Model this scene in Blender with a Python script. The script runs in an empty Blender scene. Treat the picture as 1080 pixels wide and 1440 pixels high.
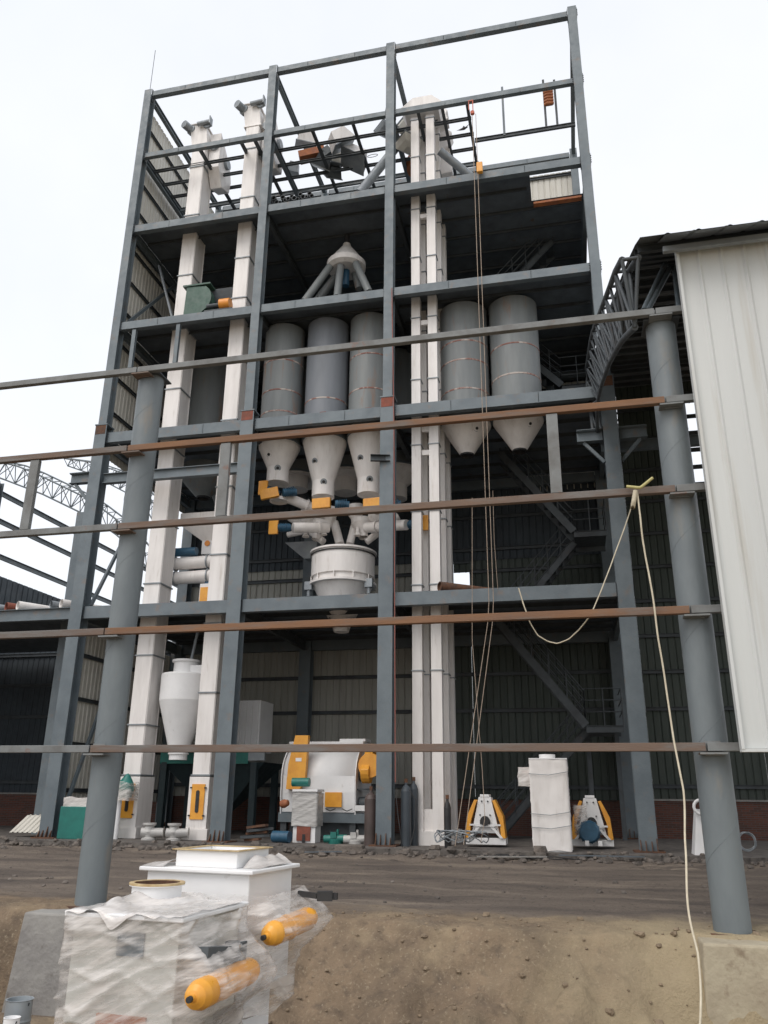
import bpy, math, random
import numpy as np
from mathutils import Vector, Matrix, noise
random.seed(7)
# ---------------------------------------------------------------- camera, world, sun, exposure
sc = bpy.context.scene
HC = 1.25; FPX = 1133.9; YAW, PITCH, ROLL = -0.2275, 0.33758, 0.0096
cy, sy, cp, sp = math.cos(YAW), math.sin(YAW), math.cos(PITCH), math.sin(PITCH)
_f = Vector((sy*cp, cy*cp, sp)); _r = Vector((cy, -sy, 0)); _u = _r.cross(_f)
cr, sr = math.cos(ROLL), math.sin(ROLL)
CR = cr*_r + sr*_u; CU = -sr*_r + cr*_u; CF = _f
cam = bpy.data.cameras.new('camera'); co = bpy.data.objects.new('camera', cam); sc.collection.objects.link(co)
cam.sensor_fit = 'VERTICAL'; cam.sensor_height = 24; cam.sensor_width = 18; cam.lens = 24*FPX/1440
cam.clip_start = .05; cam.clip_end = 3000
m = Matrix((CR, CU, -CF)).transposed().to_4x4(); m.translation = (0, 0, HC); co.matrix_world = m
sc.camera = co
w = bpy.data.worlds.new('World'); sc.world = w; w.use_nodes = True
nt = w.node_tree; nt.nodes.clear()
out = nt.nodes.new('ShaderNodeOutputWorld'); bg = nt.nodes.new('ShaderNodeBackground'); bg2 = nt.nodes.new('ShaderNodeBackground')
sky = nt.nodes.new('ShaderNodeTexSky'); sky.sky_type = 'NISHITA'; sky.sun_disc = False
SUN_EL, SUN_AZ = math.radians(52), math.radians(205)
sky.sun_elevation = SUN_EL; sky.sun_rotation = SUN_AZ; sky.dust_density = 4
bg.inputs[1].default_value = 0.05
tc = nt.nodes.new('ShaderNodeTexCoord'); nz = nt.nodes.new('ShaderNodeTexNoise'); nz.inputs['Scale'].default_value = 1.6; nz.inputs['Detail'].default_value = 5
nz.inputs['Roughness'].default_value = .55
rp = nt.nodes.new('ShaderNodeValToRGB')
rp.color_ramp.elements[0].position = .32; rp.color_ramp.elements[0].color = (.845, .865, .885, 1)
rp.color_ramp.elements[1].position = .62; rp.color_ramp.elements[1].color = (.97, .97, .975, 1)
nt.links.new(tc.outputs['Generated'], nz.inputs['Vector']); nt.links.new(nz.outputs[0], rp.inputs[0])
nt.links.new(rp.outputs[0], bg2.inputs[0]); bg2.inputs[1].default_value = .92
nt.links.new(sky.outputs[0], bg.inputs[0])
ad = nt.nodes.new('ShaderNodeAddShader')
nt.links.new(bg.outputs[0], ad.inputs[0]); nt.links.new(bg2.outputs[0], ad.inputs[1]); nt.links.new(ad.outputs[0], out.inputs[0])
sl = bpy.data.lights.new('sun', 'SUN'); sl.energy = 1.0; sl.angle = math.radians(35); sl.color = (1, .97, .93)
so = bpy.data.objects.new('sun', sl); sc.collection.objects.link(so)
sd = Vector((math.sin(SUN_AZ)*math.cos(SUN_EL), math.cos(SUN_AZ)*math.cos(SUN_EL), math.sin(SUN_EL)))
so.rotation_euler = (-sd).to_track_quat('-Z', 'Y').to_euler()
sc.view_settings.view_transform = 'Standard'; sc.view_settings.look = 'None'; sc.view_settings.exposure = 0.08; sc.view_settings.gamma = 1

# ---------------------------------------------------------------- measuring helper: a pixel of the photograph at a real depth
def at(px, py, Y=None, Z=None, X=None):
    d = CR*((px-540)/FPX) + CU*((720-py)/FPX) + CF
    t = Y/d.y if Y is not None else ((Z-HC)/d.z if Z is not None else X/d.x)
    return Vector((0, 0, HC)) + d*t

# ---------------------------------------------------------------- materials
def mat(name, c1, c2=None, rough=.6, metal=0., scale=1.5, lo=.4, hi=.65, c3=None, s3=6., t3=(.6, .7), bump=0., bscale=20., streak=None, spec=.5):
    M = bpy.data.materials.new(name); M.use_nodes = True; t = M.node_tree; b = t.nodes['Principled BSDF']
    b.inputs['Roughness'].default_value = rough; b.inputs['Metallic'].default_value = metal; b.inputs['Specular IOR Level'].default_value = spec
    g = t.nodes.new('ShaderNodeNewGeometry'); mp = t.nodes.new('ShaderNodeMapping'); t.links.new(g.outputs['Position'], mp.inputs[0])
    if streak: mp.inputs['Scale'].default_value = streak
    def noisy(s, a, z, det=6):
        n = t.nodes.new('ShaderNodeTexNoise'); n.inputs['Scale'].default_value = s; n.inputs['Detail'].default_value = det; n.inputs['Roughness'].default_value = .62
        t.links.new(mp.outputs[0], n.inputs['Vector'])
        r = t.nodes.new('ShaderNodeMapRange'); r.inputs[1].default_value = a; r.inputs[2].default_value = z; t.links.new(n.outputs[0], r.inputs[0]); return r
    col = None
    if c2 is None: c2 = tuple(x*.75 for x in c1)
    mx = t.nodes.new('ShaderNodeMix'); mx.data_type = 'RGBA'; mx.inputs[6].default_value = (*c1, 1); mx.inputs[7].default_value = (*c2, 1)
    t.links.new(noisy(scale, lo, hi).outputs[0], mx.inputs[0]); col = mx.outputs[2]
    if c3:
        m3 = t.nodes.new('ShaderNodeMix'); m3.data_type = 'RGBA'; m3.inputs[7].default_value = (*c3, 1)
        t.links.new(col, m3.inputs[6]); t.links.new(noisy(s3, *t3).outputs[0], m3.inputs[0]); col = m3.outputs[2]
    t.links.new(col, b.inputs['Base Color'])
    rr = t.nodes.new('ShaderNodeMapRange'); rr.inputs[3].default_value = max(.05, rough-.12); rr.inputs[4].default_value = min(1, rough+.15)
    t.links.new(noisy(scale*3, .3, .7).outputs[0], rr.inputs[0]); t.links.new(rr.outputs[0], b.inputs['Roughness'])
    if bump:
        n = t.nodes.new('ShaderNodeTexNoise'); n.inputs['Scale'].default_value = bscale; n.inputs['Detail'].default_value = 8
        t.links.new(mp.outputs[0], n.inputs['Vector'])
        bp = t.nodes.new('ShaderNodeBump'); bp.inputs['Strength'].default_value = bump; bp.inputs['Distance'].default_value = .05
        t.links.new(n.outputs[0], bp.inputs['Height']); t.links.new(bp.outputs[0], b.inputs['Normal'])
    return M
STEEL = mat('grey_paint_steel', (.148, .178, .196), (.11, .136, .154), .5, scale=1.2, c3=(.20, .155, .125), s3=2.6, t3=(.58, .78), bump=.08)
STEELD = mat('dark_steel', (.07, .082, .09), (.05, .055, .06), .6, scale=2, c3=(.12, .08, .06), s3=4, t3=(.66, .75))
COLM = mat('tube_column_paint', (.17, .195, .205), (.13, .152, .165), .5, scale=1.6, c3=(.25, .215, .17), s3=2.2, t3=(.58, .8), bump=.08, streak=(1, 1, .35))
GALV = mat('galvanised', (.30, .33, .35), (.22, .24, .26), .45, .3, scale=2)
GREY_P = mat('grey_purlin', (.19, .20, .20), (.13, .13, .125), .6, scale=3, c3=(.20, .09, .055), s3=2.2, t3=(.62, .72))
RUST_P = mat('rusty_purlin', (.17, .112, .08), (.13, .10, .085), .8, scale=1.3, lo=.35, hi=.7, c3=(.165, .155, .145), s3=1.7, t3=(.48, .62), bump=.15, bscale=30, streak=(.5, 3, 3))
RUST_R = mat('orange_rust_purlin', (.225, .118, .062), (.155, .092, .062), .85, scale=1.6, lo=.35, hi=.7, c3=(.16, .13, .11), s3=2.2, t3=(.52, .68), bump=.15, bscale=30, streak=(.5, 3, 3))
RUST = mat('rust', (.14, .065, .035), (.07, .045, .035), .9, scale=6, bump=.3)
PRIMER = mat('red_primer', (.24, .07, .045), (.16, .06, .04), .8, scale=5)
WHITE = mat('white_paint', (.82, .79, .765), (.72, .69, .665), .42, scale=1.1, c3=(.58, .53, .48), s3=2.2, t3=(.6, .8), streak=(3, 3, .5))
WHITE2 = mat('bright_white_paint', (.80, .80, .80), (.72, .72, .72), .52, scale=1.2, c3=(.5, .48, .45), s3=4, t3=(.66, .8))
CREAM = mat('cream_sheet', (.62, .60, .54), (.54, .52, .46), .5, scale=.6, c3=(.45, .42, .36), s3=2, t3=(.6, .8), streak=(2, 2, .25))
CREAM_DIM = mat('shaded_cream_sheet', (.40, .395, .355), (.32, .315, .28), .55, scale=.7, c3=(.25, .235, .2), s3=2, t3=(.58, .8), streak=(2, 2, .25))  # darker copy of the cream sheet; shade on the lower rear wall painted in
SHEET = mat('white_ribbed_sheet', (.60, .62, .61), (.53, .545, .535), .45, scale=.5, c3=(.44, .42, .37), s3=1.8, t3=(.54, .8), streak=(2.5, 2.5, .15), bump=.1, bscale=1.2)
GREENW = mat('dark_green_sheet', (.06, .075, .064), (.044, .056, .048), .6, scale=.8, streak=(2, 2, .3), c3=(.10, .10, .08), s3=2, t3=(.6, .8))
NAVY = mat('dark_hazed_sheet', (.05, .064, .076), (.038, .047, .057), .7, scale=.8)  # dark sheet tone, raised bluish to stand in for interior haze
DECK = mat('deck_plate', (.115, .135, .155), (.08, .096, .11), .6, scale=1.4, c3=(.10, .07, .05), s3=3, t3=(.64, .74))  # bluish lift in the plate tone stands in for interior haze
BINM = mat('bin_steel', (.20, .215, .215), (.155, .17, .175), .5, scale=1.0, c3=(.23, .145, .10), s3=1.8, t3=(.58, .74), streak=(2, 2, .3), bump=.05)
BINB = mat('blue_grey_bin_steel', (.185, .20, .222), (.15, .165, .185), .5, scale=1.0, c3=(.22, .16, .13), s3=1.6, t3=(.68, .8), streak=(1.6, 1.6, .3), bump=.05)
SEAM = mat('weld_seam', (.22, .10, .08), (.45, .40, .36), .7, scale=4, lo=.45, hi=.6)
ORANGE = mat('orange_paint', (.72, .27, .035), (.62, .22, .03), .4, scale=3, c3=(.4, .17, .05), s3=6, t3=(.66, .8))
YELLOW = mat('yellow_orange_paint', (.80, .38, .05), (.70, .30, .04), .35, scale=3)
ORDK = mat('burnt_orange', (.40, .14, .05), (.28, .10, .05), .7, scale=3)
BLUE = mat('blue_motor', (.03, .10, .17), (.02, .07, .12), .4, scale=6)
TEAL = mat('teal_paint', (.015, .17, .14), (.012, .13, .11), .45, scale=3)
GREEN = mat('fan_green', (.045, .10, .075), (.035, .08, .06), .5, scale=3)
BLACK = mat('black_rubber', (.02, .02, .022), (.035, .035, .035), .6, scale=6)
CONC = mat('concrete', (.30, .29, .27), (.22, .21, .20), .9, scale=2.2, c3=(.16, .145, .13), s3=7, t3=(.58, .72), bump=.35, bscale=14)
GLARE_CONC = mat('glare_tinted_concrete', (.42, .37, .27), (.34, .29, .21), .9, scale=2.2, c3=(.25, .2, .14), s3=5, t3=(.58, .72), bump=.3, bscale=14)  # concrete with the yellow glare haze put into its colour
SLAB = mat('slab_concrete', (.15, .135, .12), (.09, .08, .075), .9, scale=2.2, c3=(.06, .052, .048), s3=5, t3=(.5, .65), bump=.5, bscale=12)
ROCK = mat('rubble', (.17, .145, .125), (.09, .08, .072), .95, scale=3, c3=(.26, .23, .20), s3=2, t3=(.6, .7), bump=.5, bscale=25)
CLOD = mat('soil_clod', (.26, .20, .135), (.18, .135, .092), 1, scale=5, bump=.6, bscale=30)
ROPE = mat('pale_rope', (.42, .34, .27), (.34, .26, .2), .8, scale=10)
CABLE = mat('cream_cable', (.62, .56, .43), (.5, .44, .33), .7, scale=8)
REDROPE = mat('red_rope', (.30, .10, .08), (.25, .12, .1), .8, scale=10)

def brick_mat():
    M = bpy.data.materials.new('brick'); M.use_nodes = True; t = M.node_tree; b = t.nodes['Principled BSDF']; b.inputs['Roughness'].default_value = .9
    g = t.nodes.new('ShaderNodeNewGeometry'); s = t.nodes.new('ShaderNodeSeparateXYZ'); c = t.nodes.new('ShaderNodeCombineXYZ')
    t.links.new(g.outputs['Position'], s.inputs[0]); t.links.new(s.outputs[0], c.inputs[0]); t.links.new(s.outputs[2], c.inputs[1])
    br = t.nodes.new('ShaderNodeTexBrick'); br.inputs['Scale'].default_value = 1; br.inputs['Brick Width'].default_value = .24; br.inputs['Row Height'].default_value = .065
    br.inputs['Mortar Size'].default_value = .008; br.inputs['Color1'].default_value = (.15, .055, .038, 1); br.inputs['Color2'].default_value = (.085, .04, .032, 1); br.inputs['Mortar'].default_value = (.10, .09, .08, 1)
    t.links.new(c.outputs[0], br.inputs[0]); t.links.new(br.outputs[0], b.inputs['Base Color']); return M
BRICK = brick_mat()

def plastic_mat(name, a0, a1, tint=(.70, .665, .635)):
    M = bpy.data.materials.new(name); M.use_nodes = True; t = M.node_tree; b = t.nodes['Principled BSDF']
    o = t.nodes['Material Output']; L = t.links.new
    b.inputs['Base Color'].default_value = (*tint, 1); b.inputs['Roughness'].default_value = .22
    b.inputs['Coat Weight'].default_value = .6; b.inputs['Coat Roughness'].default_value = .12
    tr = t.nodes.new('ShaderNodeBsdfTransparent'); mx = t.nodes.new('ShaderNodeMixShader')
    g = t.nodes.new('ShaderNodeNewGeometry')
    def N(rot, scl, sc_, det, dist):
        mp0 = t.nodes.new('ShaderNodeMapping'); mp0.inputs['Rotation'].default_value = rot; L(g.outputs['Position'], mp0.inputs[0])
        mp = t.nodes.new('ShaderNodeMapping'); mp.inputs['Scale'].default_value = scl; L(mp0.outputs[0], mp.inputs[0])
        n = t.nodes.new('ShaderNodeTexNoise'); n.inputs['Scale'].default_value = sc_; n.inputs['Detail'].default_value = det; n.inputs['Roughness'].default_value = .6; n.inputs['Distortion'].default_value = dist
        L(mp.outputs[0], n.inputs['Vector']); return n.outputs[0]
    s1 = N((0, .45, 0), (.7, .7, 11), 2.2, 6, .25); s2 = N((.1, .12, 0), (.6, .6, 8), 2.6, 5, .3); s3 = N((0, 0, 0), (1, 1, 1), 2.2, 3, 0)
    ad = t.nodes.new('ShaderNodeMath'); ad.operation = 'ADD'; L(s1, ad.inputs[0]); L(s2, ad.inputs[1])
    ad2 = t.nodes.new('ShaderNodeMath'); ad2.operation = 'ADD'; L(ad.outputs[0], ad2.inputs[0]); L(s3, ad2.inputs[1])
    r = t.nodes.new('ShaderNodeMapRange'); r.inputs[1].default_value = 1.3; r.inputs[2].default_value = 1.7; r.inputs[3].default_value = a0; r.inputs[4].default_value = a1
    L(ad2.outputs[0], r.inputs[0]); L(r.outputs[0], mx.inputs[0]); L(tr.outputs[0], mx.inputs[1]); L(b.outputs[0], mx.inputs[2])
    bp = t.nodes.new('ShaderNodeBump'); bp.inputs['Strength'].default_value = .45; bp.inputs['Distance'].default_value = .02
    L(ad.outputs[0], bp.inputs['Height']); L(bp.outputs[0], b.inputs['Normal'])
    L(mx.outputs[0], o.inputs[0]); return M
FILM = plastic_mat('plastic_film', .10, .68, (.74, .70, .665))
FILM2 = plastic_mat('thick_plastic_film', .72, .98)

def ground_mat():
    M = bpy.data.materials.new('ground_soil'); M.use_nodes = True; t = M.node_tree; b = t.nodes['Principled BSDF']; b.inputs['Roughness'].default_value = .95; b.inputs['Specular IOR Level'].default_value = .2
    L = t.links.new; g = t.nodes.new('ShaderNodeNewGeometry'); s = t.nodes.new('ShaderNodeSeparateXYZ'); L(g.outputs['Position'], s.inputs[0])
    def N(scale, sx=1, syy=1, det=8, dist=0):
        mp = t.nodes.new('ShaderNodeMapping'); mp.inputs['Scale'].default_value = (sx, syy, 1); L(g.outputs['Position'], mp.inputs[0])
        n = t.nodes.new('ShaderNodeTexNoise'); n.inputs['Scale'].default_value = scale; n.inputs['Detail'].default_value = det; n.inputs['Distortion'].default_value = dist; n.inputs['Roughness'].default_value = .65
        L(mp.outputs[0], n.inputs['Vector']); return n.outputs[0]
    def MR(v, a, z, lo=0, hi=1):
        r = t.nodes.new('ShaderNodeMapRange'); r.inputs[1].default_value = a; r.inputs[2].default_value = z; r.inputs[3].default_value = lo; r.inputs[4].default_value = hi; L(v, r.inputs[0]); return r.outputs[0]
    def MX(f, a, c):
        m = t.nodes.new('ShaderNodeMix'); m.data_type = 'RGBA'; L(f, m.inputs[0])
        for k, v in ((6, a), (7, c)):
            if isinstance(v, tuple): m.inputs[k].default_value = (*v, 1)
            else: L(v, m.inputs[k])
        return m.outputs[2]
    def MA(op, a, c):
        m = t.nodes.new('ShaderNodeMath'); m.operation = op
        for k, v in ((0, a), (1, c)):
            if isinstance(v, (int, float)): m.inputs[k].default_value = v
            else: L(v, m.inputs[k])
        return m.outputs[0]
    yard = MX(MR(N(.8, .4, 1.3), .35, .65), (.20, .165, .135), (.105, .088, .077))       # trampled yard, tyre streaks along X
    yard = MX(MR(N(.7, .3, 1.6, 8, .5), .54, .68), yard, (.26, .215, .17))
    yard = MX(MR(N(14), .56, .72), yard, (.05, .045, .042))
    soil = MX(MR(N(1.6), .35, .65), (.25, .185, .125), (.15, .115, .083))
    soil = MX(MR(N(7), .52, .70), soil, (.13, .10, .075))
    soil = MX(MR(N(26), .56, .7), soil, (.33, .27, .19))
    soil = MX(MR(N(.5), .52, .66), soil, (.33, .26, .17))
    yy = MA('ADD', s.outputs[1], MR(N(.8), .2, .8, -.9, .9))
    soil = MX(MR(MA('ADD', s.outputs[0], MR(N(1.1), .2, .8, -1.2, 1.2)), -1.4, 1.2), soil, (.35, .285, .185))  # paler toward the right: yellow glare haze put into the soil colour
    f = MR(yy, 10.6, 11.8)
    col = MX(f, soil, yard)
    col = MX(MR(yy, 10.2, 10.5, 0, .0), col, col)
    L(col, b.inputs['Base Color'])
    bp = t.nodes.new('ShaderNodeBump'); bp.inputs['Strength'].default_value = .8; bp.inputs['Distance'].default_value = .05
    L(MA('ADD', N(9), MA('MULTIPLY', N(40), .4)), bp.inputs['Height']); L(bp.outputs[0], b.inputs['Normal']); return M
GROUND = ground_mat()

# ---------------------------------------------------------------- mesh helper
V = Vector
class MB:
    def __init__(s): s.v = []; s.f = []; s.sm = []
    def add(s, vs, fs, smooth=False):
        o = len(s.v); s.v += [tuple(v) for v in vs]; s.f += [tuple(i+o for i in f) for f in fs]; s.sm += [smooth]*len(fs)
    def box(s, x0, x1, y0, y1, z0, z1, taper=None):
        c = [(x0, y0, z0), (x1, y0, z0), (x1, y1, z0), (x0, y1, z0), (x0, y0, z1), (x1, y0, z1), (x1, y1, z1), (x0, y1, z1)]
        s.add(c, [(0, 3, 2, 1), (4, 5, 6, 7), (0, 1, 5, 4), (1, 2, 6, 5), (2, 3, 7, 6), (3, 0, 4, 7)]); return s
    def frust(s, a, za, b, zb, y=None):
        # a,b = (x0,x1,y0,y1) rectangles at heights za (bottom), zb (top)
        c = [(a[0], a[2], za), (a[1], a[2], za), (a[1], a[3], za), (a[0], a[3], za), (b[0], b[2], zb), (b[1], b[2], zb), (b[1], b[3], zb), (b[0], b[3], zb)]
        s.add(c, [(0, 3, 2, 1), (4, 5, 6, 7), (0, 1, 5, 4), (1, 2, 6, 5), (2, 3, 7, 6), (3, 0, 4, 7)]); return s
    def prism(s, poly, axis, a, b):
        # poly: 2D outline; axis 'Y' -> poly in (x,z); 'X' -> (y,z); 'Z' -> (x,y)
        def P(p, t): return (p[0], t, p[1]) if axis == 'Y' else ((t, p[0], p[1]) if axis == 'X' else (p[0], p[1], t))
        n = len(poly); s.add([P(p, a) for p in poly]+[P(p, b) for p in poly], [tuple(range(n))[::-1], tuple(range(n, 2*n))]+[(i, (i+1) % n, n+(i+1) % n, n+i) for i in range(n)]); return s
    def frame(s, p, q, up=(0, 0, 1)):
        d = (V(q)-V(p)); L = d.length; d.normalize(); up = V(up)
        if abs(d.dot(up)) > .99: up = V((0, 1, 0))
        r = d.cross(up).normalized(); u = r.cross(d).normalized(); return d, r, u, L
    def bar(s, p, q, w, h, up=(0, 0, 1)):
        d, r, u, L = s.frame(p, q, up); p = V(p); q = V(q); c = []
        for e in (p, q):
            for a, b in ((-1, -1), (1, -1), (1, 1), (-1, 1)): c.append(e+r*a*w/2+u*b*h/2)
        s.add(c, [(0, 1, 2, 3), (7, 6, 5, 4), (0, 4, 5, 1), (1, 5, 6, 2), (2, 6, 7, 3), (3, 7, 4, 0)]); return s
    def prof(s, p, q, pts, up=(0, 0, 1)):
        d, r, u, L = s.frame(p, q, up); n = len(pts); c = [V(e)+r*a+u*b for e in (p, q) for a, b in pts]
        s.add(c, [tuple(range(n)), tuple(range(2*n-1, n-1, -1))]+[(i, n+i, n+(i+1) % n, (i+1) % n) for i in range(n)]); return s
    def ibeam(s, p, q, w, h, up=(0, 0, 1), tf=.02, tw=.014):
        a, b, t = w/2, h/2, tw/2
        return s.prof(p, q, [(-a, -b), (a, -b), (a, -b+tf), (t, -b+tf), (t, b-tf), (a, b-tf), (a, b), (-a, b), (-a, b-tf), (-t, b-tf), (-t, -b+tf), (-a, -b+tf)], up)
    def chan(s, p, q, w, h, up=(0, 0, 1), t=.01, side=1):
        a, b = w/2, h/2
        pts = [(-a, -b), (a, -b), (a, -b+t), (-a+t, -b+t), (-a+t, b-t), (a, b-t), (a, b), (-a, b)]
        if side < 0: pts = [(-x, y) for x, y in pts][::-1]
        return s.prof(p, q, pts, up)
    def tube(s, pts, r, n=8, caps=True):
        pts = [V(p) for p in pts]; k = len(pts); rr = r if isinstance(r, (list, tuple)) else [r]*k
        ref = None; c = []
        for i, p in enumerate(pts):
            d = (pts[min(i+1, k-1)]-pts[max(i-1, 0)]).normalized()
            if ref is None: ref = V((0, 0, 1)) if abs(d.z) < .9 else V((0, 1, 0))
            a = d.cross(ref).normalized(); ref = a.cross(d).normalized()
            for j in range(n):
                t = 2*math.pi*j/n; c.append(p+(a*math.cos(t)+ref*math.sin(t))*rr[i])
        f = [(i*n+j, i*n+(j+1) % n, (i+1)*n+(j+1) % n, (i+1)*n+j) for i in range(k-1) for j in range(n)]
        s.add(c, f, True)
        if caps: s.add(c[:n], [tuple(range(n))[::-1]]); s.add(c[-n:], [tuple(range(n))])
        return s
    def lathe(s, prof, cx, cy_, n=32, ax=None, org=None, smooth=True):
        # prof: (r,z) list; optional axis: ax direction from origin org
        if ax is None:
            E = lambda r, z, t: (cx+r*math.cos(t), cy_+r*math.sin(t), z)
        else:
            d = V(ax).normalized(); ref = V((0, 0, 1)) if abs(d.z) < .9 else V((1, 0, 0)); a = d.cross(ref).normalized(); b = a.cross(d)
            E = lambda r, z, t: V(org)+d*z+(a*math.cos(t)+b*math.sin(t))*r
        for (r0, z0), (r1, z1) in zip(prof, prof[1:]):
            if abs(r0-r1) < 1e-6 and abs(z0-z1) < 1e-6: continue
            c = [E(r0, z0, 2*math.pi*j/n) for j in range(n)]+[E(r1, z1, 2*math.pi*j/n) for j in range(n)]
            s.add(c, [(j, (j+1) % n, n+(j+1) % n, n+j) for j in range(n)], smooth)
        return s
    def cyl(s, p, q, r, n=20): return s.tube([p, q], r, n)
    def build(s, name, material, parent=None, bevel=0):
        me = bpy.data.meshes.new(name); o0 = V((0, 0, 0))
        ob = bpy.data.objects.new(name, me); sc.collection.objects.link(ob)
        if parent is not None:
            rt = parent
            while rt.parent: rt = rt.parent
            o0 = V(rt['_o']) if '_o' in rt else V((0, 0, 0)); ob.parent = parent
        else:
            a = np.array(s.v); o0 = V((float(a[:, 0].mean()), float(a[:, 1].mean()), float(a[:, 2].min()))); ob.location = o0; ob['_o'] = tuple(o0)
        me.from_pydata([tuple(V(v)-o0) for v in s.v], [], s.f); me.polygons.foreach_set('use_smooth', s.sm)
        me.materials.append(material); me.validate(); me.update()
        if bevel:
            b = ob.modifiers.new('bevel', 'BEVEL'); b.width = bevel; b.segments = 2; b.limit_method = 'ANGLE'; b.harden_normals = False
        return ob
def thing(name, label, cat, loc, group=None):
    o = bpy.data.objects.new(name, None); sc.collection.objects.link(o); o.location = loc; o['_o'] = tuple(loc); o.empty_display_size = .3
    return tag(o, label, cat, group)
def tag(o, label, cat, group=None):
    o['label'] = label; o['category'] = cat
    if group: o['group'] = group
    return o
def struct(o, kind='structure'): o['kind'] = kind; return o
def clad(mb, org, u, v, W, H, n, pitch=.3, d=.035, rib=.07):
    # ribbed sheet: origin, width direction u, rib direction v, normal n
    org, u, v, n = V(org), V(u), V(v), V(n); x = 0; P = []
    while x < W-1e-6:
        for dx, dz in ((0, 0), (pitch-rib-.03, 0), (pitch-rib, d), (pitch-.03, d)):
            if x+dx <= W: P.append((x+dx, dz))
        x += pitch
    P.append((W, 0)); c = [org+u*a+n*b for a, b in P]+[org+u*a+n*b+v*H for a, b in P]; k = len(P)
    mb.add(c, [(i, i+1, k+i+1, k+i) for i in range(k-1)]); return mb

# ================================================================ GROUND
def gz(x, y):
    n1 = noise.fractal(V((x*.45, y*.45, 0)), 1, 2, 4)
    n2 = noise.fractal(V((x*2.2, y*2.2, 5)), 1, 2, 5)
    e = 10.25+.25*noise.noise(V((x*.6, 3, 0)))+.12*noise.noise(V((x*2.3, 9, 0)))
    if y > e:
        z = -.16+n1*.03+n2*.012*min(1, (y-e)*.4+.6)-sum(.035*math.exp(-((y-ry-.25*math.sin(x*.22+ry))/.13)**2)-.015*math.exp(-((y-ry-.25*math.sin(x*.22+ry)-.28)/.1)**2) for ry in (12.6, 14.3, 15.9, 17.4))*(.6+.4*noise.noise(V((x*1.5, y, 2))))
        if y < e+1.2: z += n2*.03+.03*math.sin((y-e)*2.6)
    elif y > 8.3:
        t = (e-y)/(e-8.3); n3 = noise.fractal(V((x*6, y*6, 8)), 1, 2, 3); n4 = abs(noise.fractal(V((x*1.6, y*1.6, 1)), 1, 2, 4))
        z = -.17-1.45*(t**.85)+n2*.17*min(1, t*5+.2)+n1*.14*min(1, t*5)+n3*.035-n4*.10*min(1, t*4)
        for fx in (-6.38, 1.6):
            if y < 9.95:
                q = max(0, abs(x-fx)-.55); z -= 1.3*math.exp(-(q/.35)**2)*min(1, (9.95-y)/.25)*(1 if fx < 0 else .35)
    elif y > 7.6: z = -1.62+n2*.05
    elif y > 6.9: z = -1.6+(7.6-y)/.7*1.1
    else: z = -.5+n2*.02
    if 19.3 < y < 21.2: z += .06*max(0, 1-abs(y-20.5)/.7)+n2*.05
    return z
xs = np.unique(np.concatenate([np.linspace(-600, -60, 8), np.linspace(-60, -14, 24), np.linspace(-14, -7.5, 40), np.linspace(-7.5, 4.5, 190), np.linspace(4.5, 20, 30), np.linspace(20, 600, 10)]))
ys = np.unique(np.concatenate([np.linspace(-100, 6.8, 12), np.linspace(6.8, 8.4, 16), np.linspace(8.4, 11.6, 75), np.linspace(11.6, 22, 90), np.linspace(22, 60, 12), np.linspace(60, 1500, 10)]))
g = MB(); nx, ny = len(xs), len(ys)
g.add([(x, y, gz(x, y)) for y in ys for x in xs], [(j*nx+i, j*nx+i+1, (j+1)*nx+i+1, (j+1)*nx+i) for j in range(ny-1) for i in range(nx-1)], True)
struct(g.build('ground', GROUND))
s_ = MB()
P = [(-26, 33)]
x = -26.
while x < 14: P.append((x, 20.95+.14*noise.noise(V((x*1.3, 0, 0)))+.05*noise.noise(V((x*6, 0, 3))))); x += .15
P += [(14, 33)]
s_.prism(P, 'Z', -.3, 0.0); struct(s_.build('floor_slab', SLAB))
def rock(mb, x, y, z, r, n=7):
    pts = []
    for k, (lat, cnt) in enumerate(((-.9, 5), (-.1, n), (.75, 5))):
        for j in range(cnt):
            t = 2*math.pi*j/cnt+random.random()*.5; rr = r*random.uniform(.7, 1.25)
            pts.append((x+rr*math.cos(lat)*math.cos(t), y+rr*math.cos(lat)*math.sin(t), z+rr*.75*math.sin(lat)))
    import bmesh
    bm = bmesh.new()
    for p in pts: bm.verts.new(p)
    bmesh.ops.convex_hull(bm, input=bm.verts); bm.verts.ensure_lookup_table()
    vs = [tuple(v.co) for v in bm.verts]; bm.verts.index_update(); fs = [tuple(v.index for v in f.verts) for f in bm.faces]; bm.free(); mb.add(vs, fs)
rb = MB()
for i in range(620):
    x = random.uniform(-17, 4); y = 20.75+random.gauss(-.25, .28); r = abs(random.gauss(0, .055))+.015
    rock(rb, x, y, max(gz(x, y), -.16 if y < 20.9 else 0)+r*.25, r)
for i in range(160):
    x = random.uniform(-14, 3); y = random.uniform(12, 20); r = abs(random.gauss(0, .018))+.01; rock(rb, x, y, gz(x, y)+r*.2, r)
tag(struct(rb.build('rubble', ROCK), 'stuff'), 'broken concrete rubble and stones strewn along the edge of the floor slab', 'rubble')
cl = MB()
for i in range(650):
    x = -5.5+9.5*random.random()**1.6; y = random.uniform(8.5, 10.9); r = abs(random.gauss(0, .018))+.006; rock(cl, x, y, gz(x, y)+r*.2, r)
tag(struct(cl.build('soil_clods', CLOD), 'stuff'), 'brown clods of earth lying on the dug bank', 'soil')

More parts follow.
